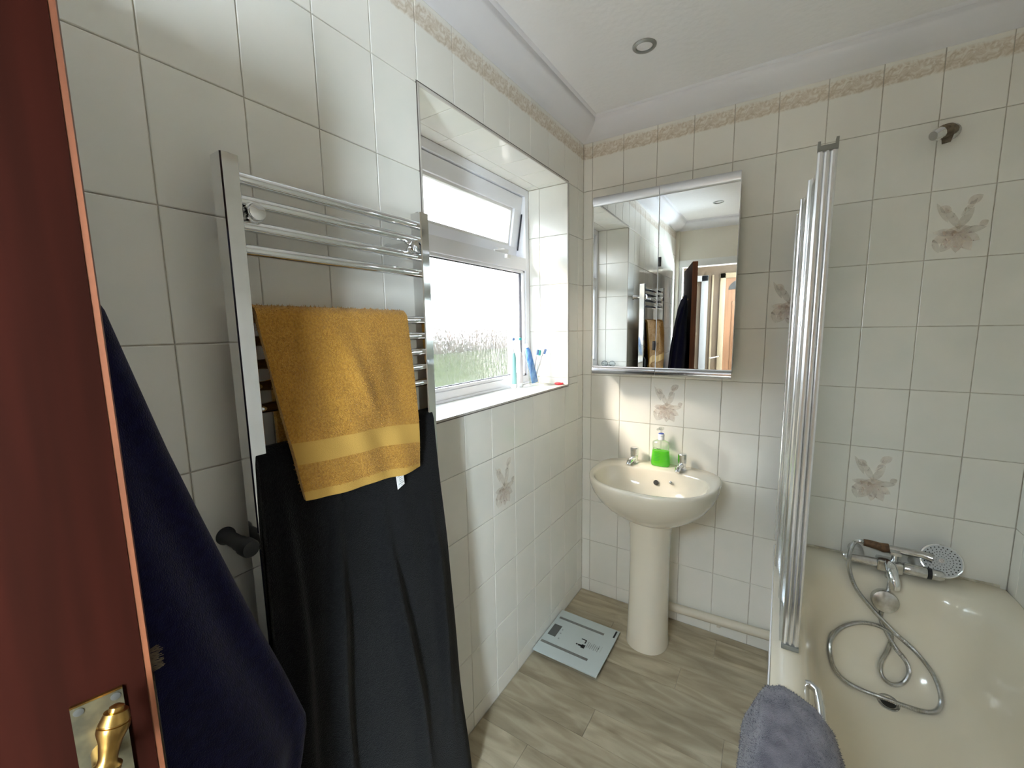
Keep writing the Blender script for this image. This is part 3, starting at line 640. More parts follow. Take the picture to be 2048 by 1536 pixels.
# soap bottle
SX, SY, SZ = .424, -.050, .8085
sb = thing('soap_bottle', 'clear pump bottle half full of bright green hand soap on the basin ledge', 'soap bottle', (SX, SY, SZ))
def bott(z, wx, wy, n=36): return [(SX+wx*abs(math.cos(t))**.72*(1 if math.cos(t) > 0 else -1), SY+wy*abs(math.sin(t))**.8*(1 if math.sin(t) > 0 else -1), SZ+z) for t in [2*PI*k/n for k in range(n)]]
prof = [(0, .040, .022), (.004, .0435, .025), (.02, .0445, .0255), (.055, .041, .0235), (.085, .0385, .022), (.108, .0405, .0215), (.116, .038, .020), (.123, .024, .015), (.127, .013, .013), (.136, .013, .013)]
def at(z): 
    for (a, b, c), (d, e, f) in zip(prof[:-1], prof[1:]):
        if a <= z <= d: q = (z-a)/(d-a); return b+(e-b)*q, c+(f-c)*q
obj('bottle_shell', MB().rings([bott(*p_) for p_ in prof], True, True, True), CLEARPL, sb, 60)
obj('soap', MB().rings([bott(z, at(z)[0]-.0015, at(z)[1]-.0015) for z in (.002, .006, .02, .04, .06, .072, .074)], True, True, True), SOAP, sb, 60)
obj('neck_collar', MB().lathe([(.0145, .127), (.0145, .142), (.012, .146)], (SX, SY, SZ), (0, 0, 1), 24), WHITEPL, sb)
obj('cap', MB().lathe([(.015, .146), (.0155, .151), (.013, .1555)], (SX, SY, SZ), (0, 0, 1), 24), WHITEPL, sb)
obj('cap_disc', MB().lathe([(.0125, .1556), (.0125, .158), (.004, .160)], (SX, SY, SZ), (0, 0, 1), 24), BLUECAP, sb)
pm = MB(); pm.lathe([(.004, .158), (.0042, .172), (.011, .176), (.0125, .186), (.008, .188)], (SX, SY, SZ), (0, 0, 1), 18); pm.tube([(SX, SY, SZ+.181), (SX-.012, SY-.028, SZ+.181)], [.006, .005], 10)
obj('pump_head', pm, CLEARPL, sb)
obj('dip_tube', MB().tube([(SX, SY, SZ+.01), (SX, SY, SZ+.13)], .0028, 8), CLEARPL, sb)
text_mesh('Cien', .017, ((SX-.012, SY-.0258, SZ+.083), (1, 0, 0), (0, 0, 1)), PRINTBLK, 'lettering', sb, .0001)
lb = MB()
for q in range(6): lb.box(SX-.026, SX+.002-.004*(q % 2), SY-.0268, SY-.0262, SZ+.066-.0075*q, SZ+.0685-.0075*q)
obj('label_lines', lb, pbr('label_green', srgb(70, 170, 70), .4), sb, 0)

# waste pipe
wp = MB(); wp.tube([(.44, -.036, .088), (.91, -.036, .103)], .0205, 18)
pp = thing('waste_pipe', 'cream painted waste pipe running along the wall behind the pedestal', 'pipe', (.67, -.036, .075)); obj('tube', wp, PIPE, pp)
obj('pipe_clip', MB().box(.70, .715, -.05, -.001, .07, .082, b=.002), PIPE, pp)

# ---------------------------------------------------------------- bath
TX, TY0_, TY1_ = .905, -.002, -1.70
TZ = .545
def tub_ring(z, x0, x1, y0, y1, n_, N=112):
    cx, cy, a, b = (x0+x1)/2, (y0+y1)/2, (x1-x0)/2, abs(y1-y0)/2; out = []
    for k in range(N):
        # spread samples evenly along both straight runs and corners
        th = 2*PI*k/N; c, s_ = math.cos(th), math.sin(th); dx, dy = a*c, b*s_
        r = (abs(dx/a)**n_+abs(dy/b)**n_)**(-1/n_); out.append((cx+dx*r, cy+dy*r, z))
    return out
tub = thing('bathtub', 'cream acrylic bathtub along the right wall', 'bathtub', ((TX+RX)/2, -.85, 0))
TR = [tub_ring(.505, TX+.004, RX-.001, TY1_, TY0_, 40), tub_ring(.535, TX, RX-.001, TY1_, TY0_, 40), tub_ring(.5435, TX+.002, RX-.001, TY1_, TY0_, 40), tub_ring(TZ+.001, TX+.012, RX-.004, TY1_+.008, TY0_-.004, 36),
      tub_ring(TZ+.001, TX+.050, RX-.03, TY1_+.04, TY0_-.072, 14), tub_ring(TZ-.001, TX+.058, RX-.036, TY1_+.05, TY0_-.085, 9), tub_ring(TZ-.008, TX+.070, RX-.046, TY1_+.06, TY0_-.10, 6.5),
      tub_ring(.525, TX+.082, RX-.055, TY1_+.075, TY0_-.112, 5.5), tub_ring(.50, TX+.092, RX-.063, TY1_+.10, TY0_-.122, 5), tub_ring(.45, TX+.104, RX-.072, TY1_+.14, TY0_-.135, 4.6),
      tub_ring(.36, TX+.122, RX-.088, TY1_+.22, TY0_-.158, 4.2), tub_ring(.27, TX+.138, RX-.104, TY1_+.31, TY0_-.185, 4), tub_ring(.21, TX+.155, RX-.122, TY1_+.38, TY0_-.215, 3.8),
      tub_ring(.178, TX+.18, RX-.15, TY1_+.43, TY0_-.255, 3.6), tub_ring(.163, TX+.22, RX-.19, TY1_+.50, TY0_-.31, 3.4), tub_ring(.158, TX+.29, RX-.26, TY1_+.65, TY0_-.42, 3)]
tubm = mesh_of('tub_shell', MB().rings(TR, True, False, True), TUBM, 60)
tubo = obj('tub_shell', tubm, None, tub)
ov = MB(); ov.lathe([(.040, -.012), (.040, .006), (.037, .013), (.022, .017), (.001, .0175)], (1.252, -.148, .462), (0, -1, .2), 36); obj('overflow_cap', ov, CHROME2, tub, 50)
bw = obj('bath_waste', MB().lathe([(.031, -.004), (.031, .003), (.026, .004), (.021, .0015)], (1.262, -.288, .1685), (0, -.20, .98), 28), CHROME2, tub)
obj('waste_opening', MB().lathe([(.021, .0016), (.001, .0020)], (1.262, -.288, .1685), (0, -.20, .98), 24), DARK, bw)
gp = MB(); gp.tube([(.978, -.80, .512), (1.000, -.80, .517), (1.013, -.815, .516), (1.016, -.86, .51), (1.016, -.98, .51), (1.013, -1.02, .512), (1.0, -1.035, .512), (.978, -1.035, .512)], [.011, .010, .010, .011, .011, .010, .010, .011], 14)
obj('grip_handle', gp, CHROME, tub, 50)
bp = obj('bath_panel', MB().box(TX+.004, TX+.010, -1.70, -.001, .004, .506, b=.001), UPVC, tub); bp['label'] = 'glossy white side panel under the bath rim'
obj('rim_bead', MB().box(TX-.003, TX+.006, -1.70, -.001, .492, .515, b=.002), UPVC, bp)
obj('screw_cap', MB().lathe([(.008, 0), (.007, .003), (.002, .004)], (TX+.004, -.10, .40), (-1, 0, 0), 16), CHROME, bp)
sl = MB(); sl.tube([(TX+.02, -.006, TZ+.003), (RX-.02, -.006, TZ+.003)], .0055, 8); sealm = pbr('sealant', srgb(206, 198, 178), .5, noise=(40, srgb(170, 160, 140)))
obj('sealant', sl, sealm, tub)

# ---------------------------------------------------------------- folding shower screen
ss = thing('shower_screen', 'folding glass bath screen with silver aluminium posts standing on the bath rim', 'shower screen', (.935, -.36, .55))
PST = [(.917, -.014), (.923, -.262), (.936, -.478), (.951, -.712)]
Z0, Z1 = .552, 1.893
obj('wall_channel', MB().box(.902, .932, -.024, -.001, Z0, Z1+.004, b=.002), ALU, ss)
def strip(a, b, t, z0, z1, mat, name, par):
    a, b = Vector((*a, 0)), Vector((*b, 0)); d = (b-a).normalized(); n = Vector((-d.y, d.x, 0))*t/2
    vs = [q+Vector((0, 0, z)) for z in (z0, z1) for q in (a-n, b-n, b+n, a+n)]
    return obj(name, MB().add(vs, [(3, 2, 1, 0), (4, 5, 6, 7), (0, 1, 5, 4), (1, 2, 6, 5), (2, 3, 7, 6), (3, 0, 4, 7)]), mat, par, 0)
for i in range(3):
    a, b = Vector(PST[i]), Vector(PST[i+1]); d = (b-a).normalized()
    if i == 0: a = a+d*.012
    g0, g1 = a+d*.026, b-d*.026
    gl = strip(g0, g1, .004, Z0+.014, Z1-.016, SCREENG, 'glass_panel', ss)
    for p_, q_ in ((a+d*.003, g0+d*.006), (g1-d*.006, b-d*.003)):
        n = Vector((-d.y, d.x)); c = (p_+q_)/2
        mb = MB(); vs = []
        hw2 = (q_-p_).length/2; sec = [(-hw2, -.008), (-hw2*.4, -.011), (hw2*.4, -.011), (hw2, -.008), (hw2, .008), (hw2*.4, .011), (-hw2*.4, .011), (-hw2, .008)]
        r0 = [(*(c+d*x+n*y_), Z0+.004) for x, y_ in sec]; r1 = [(*(c+d*x+n*y_), Z1-.004) for x, y_ in sec]
        obj('stile', mb.rings([r0, r1], True, True, True), ALU, gl, 25)
    strip(g0, g1, .012, Z0+.006, Z0+.02, ALU, 'bottom_rail', gl); strip(g0, g1, .012, Z1-.02, Z1-.006, ALU, 'top_rail', gl)
for i in (1, 2):
    x, y_ = PST[i]; obj('hinge_post', MB().tube([(x-.008, y_, Z0), (x-.008, y_, Z1)], .007, 10), ALU, ss)
x, y_ = PST[3]
ep = MB()
for dx in (-.013, .0, .013): ep.tube([(x+dx, y_-.012, Z0+.008), (x+dx, y_-.012, Z1)], .0075, 10)
obj('end_post', ep, ALU, ss, 30)
for z, s_ in ((Z1, 1), (Z0+.008, -1)):
    cp = MB(); cp.box(x-.021, x+.021, y_-.022, y_-.002, z-.003 if s_ > 0 else z-.012, z+.010 if s_ > 0 else z+.002, b=.002)
    if s_ > 0: cp.box(x-.021, x-.015, y_-.022, y_-.002, z+.008, z+.02, b=.001); cp.box(x+.015, x+.021, y_-.022, y_-.002, z+.008, z+.024, b=.001)
    obj('end_cap', cp, RUBBER, ss)
obj('seal_strip', MB().box(.925, .953, -.70, -.03, Z0-.006, Z0+.003), CLEARPL, ss, 0)

# ---------------------------------------------------------------- shower mixer, hose, hand shower, wall bracket
mx = thing('shower_mixer', 'chrome bar bath mixer on the wall above the tub end', 'tap', (1.28, -.06, .56))
MZ, MY = .581, -.098
bm_ = MB(); bm_.tube([(1.150, MY, MZ-.002), (1.235, MY, MZ-.001)], .0165, 20); obj('left_barrel', bm_, CHROME2, mx)
kn = MB(); kn.lathe([(.017, 0), (.0185, .003), (.0185, .012), (.013, .022), (.004, .026)], (1.150, MY, MZ-.002), (-1, 0, 0), 16); obj('diverter_knob', kn, CHROME, mx, 30)
bc = MB(); bc.box(1.226, 1.300, MY-.022, MY+.03, MZ-.022, MZ+.020, b=.008); obj('valve_block', bc, CHROME2, mx)
bm_ = MB(); bm_.lathe([(.018, 0), (.0205, .004), (.0205, .062), (.019, .064)], (1.300, MY, MZ), (1, 0, 0), 28); obj('right_barrel', bm_, CHROME2, mx)
bm_ = MB(); bm_.lathe([(.0195, .064), (.0195, .076)], (1.300, MY, MZ), (1, 0, 0), 28); obj('black_ring', bm_, BLACKP, mx)
bm_ = MB(); bm_.lathe([(.019, .076), (.0185, .10), (.015, .108), (.004, .110)], (1.300, MY, MZ), (1, 0, 0), 28); obj('temperature_knob', bm_, CHROME2, mx)
sp = MB(); sp.tube([(1.262, MY-.01, MZ+.008), (1.262, MY-.045, MZ+.006), (1.264, MY-.07, MZ-.012), (1.268, MY-.082, MZ-.032), (1.268, MY-.083, MZ-.048)], [.017, .018, .018, .0165, .016], 18); obj('spout', sp, CHROME, mx, 50)
for x in (1.175, 1.355):
    e = MB(); e.tube([(x, -.002, MZ-.004), (x, MY+.004, MZ-.003)], [.024, .017], 20); obj('wall_inlet', e, CHROME2, mx)
cr = MB(); cr.tube([(1.278, MY+.008, MZ+.015), (1.278, MY+.008, MZ+.048)], .010, 14); cr.box(1.262, 1.294, MY-.006, MY+.022, MZ+.040, MZ+.052, b=.003); obj('cradle', cr, CHROME2, mx)
osp = MB(); osp.lathe([(.011, 0), (.0125, .004), (.0125, .02), (.010, .024)], (1.264, MY-.012, MZ-.022), (0, 0, -1), 18); obj('hose_outlet', osp, CHROME2, mx)

hs = thing('hand_shower', 'chrome hand shower head with brown tape round its handle, lying on the mixer', 'shower head', (1.30, -.09, .63))
hA, hB = Vector((1.257, -.066, .631)), Vector((1.355, -.068, .632))
hm = MB(); hm.tube([hA, hA.lerp(hB, .5), hB, Vector((1.380, -.072, .628))], [.0125, .0135, .014, .018], 18); obj('handle', hm, CHROME2, hs, 50)
tp = MB(); tp.tube([(1.190, -.066, .635), (1.212, -.066, .634), (1.236, -.066, .631), (1.247, -.066, .629), (1.264, -.066, .631)], [.0125, .014, .0145, .017, .0165], 14); obj('tape_wrap', tp, TAPE, hs, 50)
hc = Vector((1.405, -.068, .624)); hn = Vector((-.06, -.80, .46)).normalized()
hb = MB(); hb.lathe([(.018, -.028), (.040, -.018), (.056, -.006), (.0585, 0), (.057, .004), (.053, .005)], hc, hn, 48); obj('head_shell', hb, CHROME, hs, 50)
hf = MB(); hf.lathe([(.053, .0045), (.052, .0062), (.001, .0066)], hc, hn, 40); obj('spray_face', hf, NOZZLE, hs, 50)
nz_ = MB(); ru = Vector((1, 0, 0)); ru = (ru-ru.dot(hn)*hn).normalized(); rv = hn.cross(ru)
for rad, cnt, rr in ((.046, 26, .0023), (.038, 20, .0019), (.030, 26, .0017), (.022, 16, .0015), (.014, 12, .0013)):
    for k in range(cnt):
        a = 2*PI*(k+.5*(cnt % 3))/cnt; nz_.lathe([(rr, .0062), (rr*.8, .0082)], hc+rad*(math.cos(a)*ru+math.sin(a)*rv), hn, 6)
no = obj('nozzles', nz_, DARK, hs, 0); no['kind'] = 'stuff'
obj('centre_ring', MB().lathe([(.008, .006), (.008, .0085), (.005, .0088), (.0045, .0068)], hc, hn, 20), CHROME2, hs)

def catmull(P, m=10):
    P = [np.array(p, float) for p in P]; P = [2*P[0]-P[1]]+P+[2*P[-1]-P[-2]]; out = []
    for i in range(1, len(P)-2):
        for k in range(m):
            t = k/m; a, b, c, d = P[i-1:i+3]
            out.append(.5*((2*b)+(-a+c)*t+(2*a-5*b+4*c-d)*t*t+(-a+3*b-3*c+d)*t**3))
    out.append(P[-2]); return np.array(out)
HOSE = [(1.193, -.066, .635), (1.177, -.076, .6405), (1.157, -.098, .636), (1.145, -.116, .596), (1.147, -.126, .543), (1.169, -.147, .483), (1.2152, -.160, .4276), (1.2515, -.176, .3962), (1.2869, -.186, .3657), (1.3351, -.1811, .3251), (1.3747, -.2014, .2842), (1.393, -.2291, .2501), (1.3967, -.2575, .2141), (1.3804, -.2826, .1936), (1.3485, -.29, .1821), (1.30, -.2989, .186), (1.2434, -.2969, .186), (1.1928, -.2877, .181), (1.1411, -.2873, .1947), (1.1097, -.2814, .2263), (1.0962, -.2656, .2707), (1.0996, -.2383, .3079), (1.1315, -.1939, .3366), (1.1826, -.1707, .3621), (1.2331, -.1690, .3708), (1.2682, -.172, .3596), (1.2745, -.1758, .3388), (1.2661, -.1876, .2993), (1.2478, -.2065, .2512), (1.2515, -.2242, .2158), (1.2765, -.2373, .2053), (1.307, -.2247, .2157), (1.3236, -.2082, .2496), (1.3149, -.1934, .2813), (1.2845, -.193, .3195), (1.2565, -.1681, .3646), (1.2435, -.1583, .4031), (1.2531, -.144, .4589), (1.2660, -.1240, .5249), (1.264, -.111, .556)]
#HOSEDATA
hp_ = catmull(HOSE, 14)
L_ = np.concatenate([[0], np.cumsum(np.linalg.norm(np.diff(hp_, axis=0), axis=1))]); nn = int(L_[-1]/.0011)
q = np.linspace(0, L_[-1], nn); hp2 = np.stack([np.interp(q, L_, hp_[:, i]) for i in range(3)], 1)
rad = .0072+.0008*np.sign(np.sin(q*2*PI/.0044))
tag(obj('shower_hose', MB().tube([tuple(p) for p in hp2], list(rad), 10), CHROME2, None, 0), 'long ribbed metal shower hose coiled in the bathtub', 'hose')

wb = thing('shower_bracket', 'chrome shower holder bound with brown tape, high on the wall over the bath', 'bracket', (1.30, -.03, 2.09))
o0 = Vector((1.318, -.012, 2.100))
b_ = MB(); b_.lathe([(.026, 0), (.026, .006), (.014, .012)], (1.318, -.001, 2.100), (0, -1, 0), 24); obj('wall_plate', b_, CHROME2, wb)
b_ = MB(); b_.tube([(1.322, -.010, 2.104), (1.306, -.040, 2.096), (1.290, -.055, 2.088), (1.282, -.062, 2.084)], [.016, .021, .022, .020], 12)
obj('tape_wrap', b_, TAPE2, wb, 50)
b_ = MB(); b_.tube([(1.284, -.060, 2.085), (1.270, -.072, 2.078), (1.262, -.078, 2.074)], [.0195, .019, .014], 20); obj('holder', b_, CHROME, wb, 50)
b_ = MB(); b_.prism([(0, 0), (.03, .012), (.022, -.02), (.002, -.022)], ((1.288, -.05, 2.074), (1, -.3, 0), (0, 0, 1), (.3, 1, 0)), .004); obj('loose_tape', b_, TAPE2, wb, 0)

# ---------------------------------------------------------------- towel rail
tr = thing('towel_rail', 'chrome ladder towel radiator on the left wall', 'towel rail', (.08, -1.46, .55))
RZ0, RZ1 = .56, 1.768; RXc = .083
def upright(yc):
    sec = [(-.022, -.0145), (.010, -.0145), (.0125, -.0125), (.0125, .0125), (.010, .0145), (-.022, .0145)]
    r0 = [(RXc+a, yc+b, RZ0) for a, b in sec]; r1 = [(RXc+a, yc+b, RZ1) for a, b in sec]
    return obj('upright', MB().rings([r0, r1], True, True, True), CHROME, tr, 20)
YL, YR = -1.695, -1.2425
ul, ur = upright(YL), upright(YR)
obj('end_plug', MB().lathe([(.011, 0), (.011, .003), (.003, .005)], (RXc-.004, YL, RZ1), (0, 0, 1), 16), CHROME2, ul)
obj('end_plug', MB().lathe([(.011, 0), (.011, .003), (.003, .005)], (RXc-.004, YR, RZ1), (0, 0, 1), 16), CHROME2, ur)
BARS = [1.738, 1.701, 1.659, 1.618, 1.498, 1.457, 1.415, 1.375, 1.333, 1.236, 1.196, 1.155, 1.115, 1.075, .98, .94, .90, .86, .76, .72, .68, .64]
bmm = mesh_of('rung', MB().tube([(0, YL+.0125, 0), (0, YR-.0125, 0)], .0105, 16), CHROME, 40)
for z in BARS:
    o = obj('rung', bmm, None, tr); o.location = Vector((RXc-.006, 0, z))
    o.matrix_parent_inverse = parent_inv(tr)
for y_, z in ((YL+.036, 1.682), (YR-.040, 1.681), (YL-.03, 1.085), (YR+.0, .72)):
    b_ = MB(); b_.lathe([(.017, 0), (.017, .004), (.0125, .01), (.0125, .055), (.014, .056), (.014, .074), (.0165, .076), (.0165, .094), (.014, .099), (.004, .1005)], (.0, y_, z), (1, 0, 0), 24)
    obj('wall_bracket', b_, BLACKP if z < 1.2 else CHROME, tr, 40)  # lower brackets are chrome too, their shadow is put into the black colour

# ---------------------------------------------------------------- mustard hand towel
def wavy(u, v, s): return math.sin(u*7.1+v*3.3+s)*.5+math.sin(u*13.7-v*5.1+s*2.1)*.3+math.sin(v*9.3+u*4.+s*.7)*.2
def bar_path(v, lf, lb, xc, zc, r):
    """v in -1..1: back end -> over the bar -> front end; returns (x, z, front fraction)"""
    arc = PI*r; s = -lb + (v+1)/2*(lb+lf+arc)
    if s < 0: return xc-r, zc+s, -1
    if s < arc: a = s/arc*PI; return xc-r*math.cos(a), zc+r*math.sin(a), 0
    return xc+r, zc-(s-arc), (s-arc)/lf
ytow = MB(); nu, nv = 60, 110; Gd = np.zeros((nu, nv, 3))
for i in range(nu):
    u = i/(nu-1)
    lf = .352+.036*u+.003*math.sin(u*7); lb = .27+.02*u
    for j in range(nv):
        v = -1+2*j/(nv-1); x, z, ff = bar_path(v, lf, lb, RXc-.006, 1.498, .019)
        f_ = max(ff, 0)
        yl = -1.678+.050*f_**1.3; yr = -1.322+.004*f_
        if ff < 0: yr = -1.300+.012*max(0, (z-1.35)/.15); yl = -1.64
        if ff == 0: yr = -1.322+.022*(1-(z-1.498)/.02)*(0 if x > RXc else 1)
        y_ = yl+(yr-yl)*u
        bul = 0 if ff <= 0 else (.016*math.sin(min(1, f_*1.15)*PI*.55)+.006*wavy(u*1.6, f_*1.1, .5)*min(1, f_*4)+.010*math.exp(-((u-.02-f_*.06)/.1)**2)*f_)
        if ff > 0: bul += .010*math.exp(-((u-.42-.32*f_)/.07)**2)*math.sin(min(1, f_*1.4)*PI)
        if ff < 0: bul = -.004*wavy(u, v, 2.)
        if ff > .93: z += .010*max(0, (u-.8)/.2)*(f_-.93)/.07*1.6
        Gd[i, j] = (x+bul, y_, z)
A, B, N = ytow.shell(Gd, .010)
vf = lambda v: v
def front_frac(v):      # grid v fraction -> fraction of the front drop
    s = -.28+v*(.28+.383+PI*.019); return (s-PI*.019)/.383
def keep_pile(u, v):
    f_ = front_frac(v); return ~(((f_ > .665) & (f_ < .795)) | (f_ > .955))
# woven band and hem use the flat weave
ytow.mi = [0]*len(ytow.f)
cnt = 0
for i in range(nu-1):
    for j in range(nv-1):
        f_ = front_frac(np.array((j+.5)/(nv-1)))
        if (.665 < f_ < .795) or f_ > .955: ytow.mi[cnt] = 1; ytow.mi[cnt+1] = 1
        cnt += 2
P_, N_ = sample_grid(A, N, 60000, keep_pile); ytow.pile(P_, N_, .0042, .0007)
P_, N_ = sample_grid(B, -N, 14000, keep_pile); ytow.pile(P_, N_, .0036, .0008)
yt = obj('hand_towel', ytow, [YELLOW, YELLOWF], None, 60, origin=(RXc, -1.5, 1.5))
tag(yt, 'mustard yellow terry towel with a woven band, hung over the chrome rail', 'towel')
bX = Gd[int(nu*.74), -1]
tg = MB(); o_ = Vector(bX)+Vector((.002, 0, .004)); dvec = Vector((.0, .10, -1)).normalized(); uvec = Vector((.05, 1, .22)).normalized()
nrm = uvec.cross(dvec).normalized()
if nrm.x < 0: nrm = -nrm
vs = [o_, o_+uvec*.022, o_+uvec*.022+dvec*.036, o_+dvec*.040]
tg.add(vs+[p-nrm*.0012 for p in vs], [(0, 1, 2, 3), (7, 6, 5, 4), (0, 4, 5, 1), (1, 5, 6, 2), (2, 6, 7, 3), (3, 7, 4, 0)])
tgo = obj('care_tag', tg, TAGM, yt, 0); tgo['label'] = 'small white care tag'
ln_ = MB()
for q, (a, b) in enumerate([(.12, .88), (.35, .75), (.32, .78), (.36, .76), (.2, .95), (.5, .7)]):
    c0 = o_+dvec*(.0085+.0048*q)+nrm*.0004
    ln_.add([c0+uvec*.022*a, c0+uvec*.022*b, c0+uvec*.022*b+dvec*.0015, c0+uvec*.022*a+dvec*.0015], [(0, 1, 2, 3)])
obj('tag_lines', ln_, PRINTGR, tgo, 0)

# ---------------------------------------------------------------- charcoal bath sheet
btow = MB(); nu, nv = 130, 120; Gd = np.zeros((nu, nv, 3))
FOLDS = [(.05, .016, .9), (.17, .026, .7), (.31, .018, 1.1), (.42, .030, .5), (.58, .020, 1.1), (.71, .034, .8), (.87, .020, .9)]
for i in range(nu):
    u = i/(nu-1)
    for j in range(nv):
        v = -1+2*j/(nv-1); x, z, ff = bar_path(v, 1.19, .45, RXc-.006, 1.236, .020)
        f_ = max(0, ff); yl = -1.700-.018*f_; yr = -1.246+.105*f_**1.1
        if ff < 0: yl, yr = -1.69, -1.25
        y_ = yl+(yr-yl)*u; b_ = 0
        if ff > 0:
            g = min(1, f_*3.2)
            for c, w_, a_ in FOLDS:
                b_ += .017*a_*g*(.55+.45*math.sin(f_*(3+4*c)+c*20))*math.exp(-((u-c-.07*f_*math.sin(c*13+f_*1.5)-.03*math.sin(f_*5+c*7))/(w_*1.9))**2)
            b_ += .030*f_+.006*wavy(u*.7, f_*2, 1.)*g
            if u > .9: b_ -= .03*((u-.9)/.1)**2*f_
            z += -.02*math.sin(u*PI)*f_*.5
        Gd[i, j] = (max(x+b_, .012), y_, z)
A, B, N = btow.shell(Gd, .010)
P_, N_ = sample_grid(A, N, 70000); btow.pile(P_, N_, .0045, .0009)
bt = obj('bath_towel', btow, BLACKT, None, 60, origin=(RXc, -1.47, 1.236)); tag(bt, 'large charcoal black bath towel hanging down the chrome rail', 'towel')

# ---------------------------------------------------------------- navy robe on the back of the door
rb = MB(); nr, na = 70, 120; rings = []
ZR = np.array([1.735, 1.70, 1.62, 1.51, 1.31, 1.15, .98, .86, .74, .66, .58, .47, .40])
YRt = np.array([-2.15, -2.07, -1.965, -1.895, -1.845, -1.80, -1.752, -1.715, -1.682, -1.70, -1.735, -1.775, -1.79])
YLf = np.array([-2.19, -2.24, -2.30, -2.36, -2.42, -2.45, -2.47, -2.48, -2.49, -2.49, -2.49, -2.49, -2.49])
XW = np.array([.010, .022, .034, .042, .055, .062, .068, .070, .072, .072, .072, .072, .072])
for k in range(nr):
    z = 1.735+( .40-1.735)*k/(nr-1); yr = np.interp(-z, -ZR, YRt); yl = np.interp(-z, -ZR, YLf); xw = np.interp(-z, -ZR, XW)
    yc, hy = (yr+yl)/2, (yr-yl)/2; ring = []
    for a in range(na):
        th = 2*PI*a/na; c, s_ = math.cos(th), math.sin(th); fold = 1+(.20+.42*k/nr)*(math.sin(th*8+1.1*math.sin(z*2.3)+.6)*.62+math.sin(th*15-z*2.6)*.28)*(abs(s_)**.4)
        y_ = yc+hy*c*(1 if c > 0 else 1)
        # door back plane x at this y
        xb = dF.x-DTH/math.cos(DT)+(y_-dF.y)*math.tan(DT) if y_ < dF.y else dF.x-DTH/math.cos(DT)+(y_-dF.y)*.0
        xc = min(xb-xw-.012, .205) if y_ < dF.y else .150
        blend = min(1, max(0, (y_-dF.y+.12)/.24)); xc = (1-blend)*(min(xb, .26)-xw-.012)+blend*(.150)
        ring.append((max(xc+xw*s_*fold, .012), y_, z))
    rings.append(ring)
rb.rings(rings, True, True, True)
ro = obj('bathrobe', rb, NAVY, None, 70, origin=(.12, -2.2, .4)); tag(ro, 'navy blue fleece bathrobe hanging behind the brown door', 'robe')
hk = MB(); hk.tube([dpt(.24, -DTH, 1.70), dpt(.24, -DTH-.03, 1.70), dpt(.24, -DTH-.05, 1.725)], .005, 8); obj('coat_hook', hk, BRASS, door)

# ---------------------------------------------------------------- grey fleece mat over the bath rim
gm = MB(); nu, nv = 70, 60; Gd = np.zeros((nu, nv, 3))
for i in range(nu):
    s = -1+2*i/(nu-1)                      # -1 outside hem ... 0 over the rim ... +1 inside hem
    for j in range(nv):
        v = j/(nv-1)
        ye = -.915-.22*abs(s)**1.6*(1 if s > 0 else .55)       # far edge curves back on both flaps
        y_ = ye-v*(.75)
        rim = .562
        if s < 0: a = -s; x = .925-.060*math.sin(min(1, a*2.2)*PI/2)-.012*a; z = rim-.44*max(0, a-.10)**1.15
        else: a = s; x = .925+.095*min(1, a*3.)+.13*max(0, a-.28)+.0; z = rim+.004-.36*max(0, a-.24)**1.2
        pk = .018*math.exp(-(s/.35)**2)*math.exp(-((v-.12)/.25)**2)
        z += pk+.004*wavy(s*2, v*3, .3); x += .004*wavy(s*2, v*3, 4.)
        z -= .02*math.exp(-v/.03)*(abs(s) < 2)
        Gd[i, j] = (x, y_, z)
A, B, N = gm.shell(Gd[:, ::-1], .016)
nf = 2*(nu-1)*(nv-1); gm.mi = [(q % 2) if q < nf else 1 for q in range(len(gm.f))]
P_, N_ = sample_grid(A, N, 30000); gm.pile(P_, N_, .003, .0008)
go = obj('bath_mat', gm, [GREYT, GREYB], None, 60, origin=(.93, -1.25, .55)); tag(go, 'grey fleece mat draped over the bath rim nearest the camera', 'mat')

# ---------------------------------------------------------------- bathroom scale
scx, scy = .1565, -.411
sc_ = thing('bathroom_scale', 'square glass bathroom scale with grey strips on the floor beside the pedestal', 'scale', (scx, scy, 0))
obj('glass_platform', MB().box(.004, .309, -.566, -.256, .018, .025, b=.0012), GLASSPL, sc_)
obj('base_tray', MB().box(.016, .297, -.554, -.268, .006, .0178, b=.002), BLACKP, sc_)
for x, y_ in ((.04, -.53), (.27, -.53), (.04, -.29), (.27, -.29)): obj('foot', MB().lathe([(.014, 0), (.014, .006)], (x, y_, 0), (0, 0, 1), 16), BLACKP, sc_)
obj('electrode_strip', MB().box(.018, .250, -.322, -.308, .0251, .0258), STEELST, sc_, 0)
obj('electrode_strip', MB().box(.012, .243, -.507, -.493, .0251, .0258), STEELST, sc_, 0)
obj('display', MB().box(.018, .058, -.448, -.368, .0251, .0256), SCREENB, sc_, 0)
pr = MB()
def fbox(x0, x1, y0, y1, mi=0): pr.box(x0, x1, y0, y1, .0251, .0254, mi)
fbox(.170, .190, -.441, -.430); fbox(.186, .203, -.447, -.425); fbox(.160, .168, -.439, -.432); fbox(.171, .196, -.397, -.391); fbox(.192, .198, -.415, -.394)
for x, y_ in ((.066, -.392), (.068, -.418), (.074, -.452)): fbox(x, x+.006, y_, y_+.008, 1)
for k in range(7): fbox(.207+.0085*k, .2105+.0085*k, -.436+.004*(k % 2), -.395-.004*(k % 3), 1)
fbox(.2715, .2725, -.432, -.392, 1); fbox(.258, .262, -.418, -.410); fbox(.291, .299, -.312, -.264)
pm_ = obj('printed_marks', pr, [PRINTBLK, PRINTGR], sc_, 0); pm_['kind'] = 'stuff'

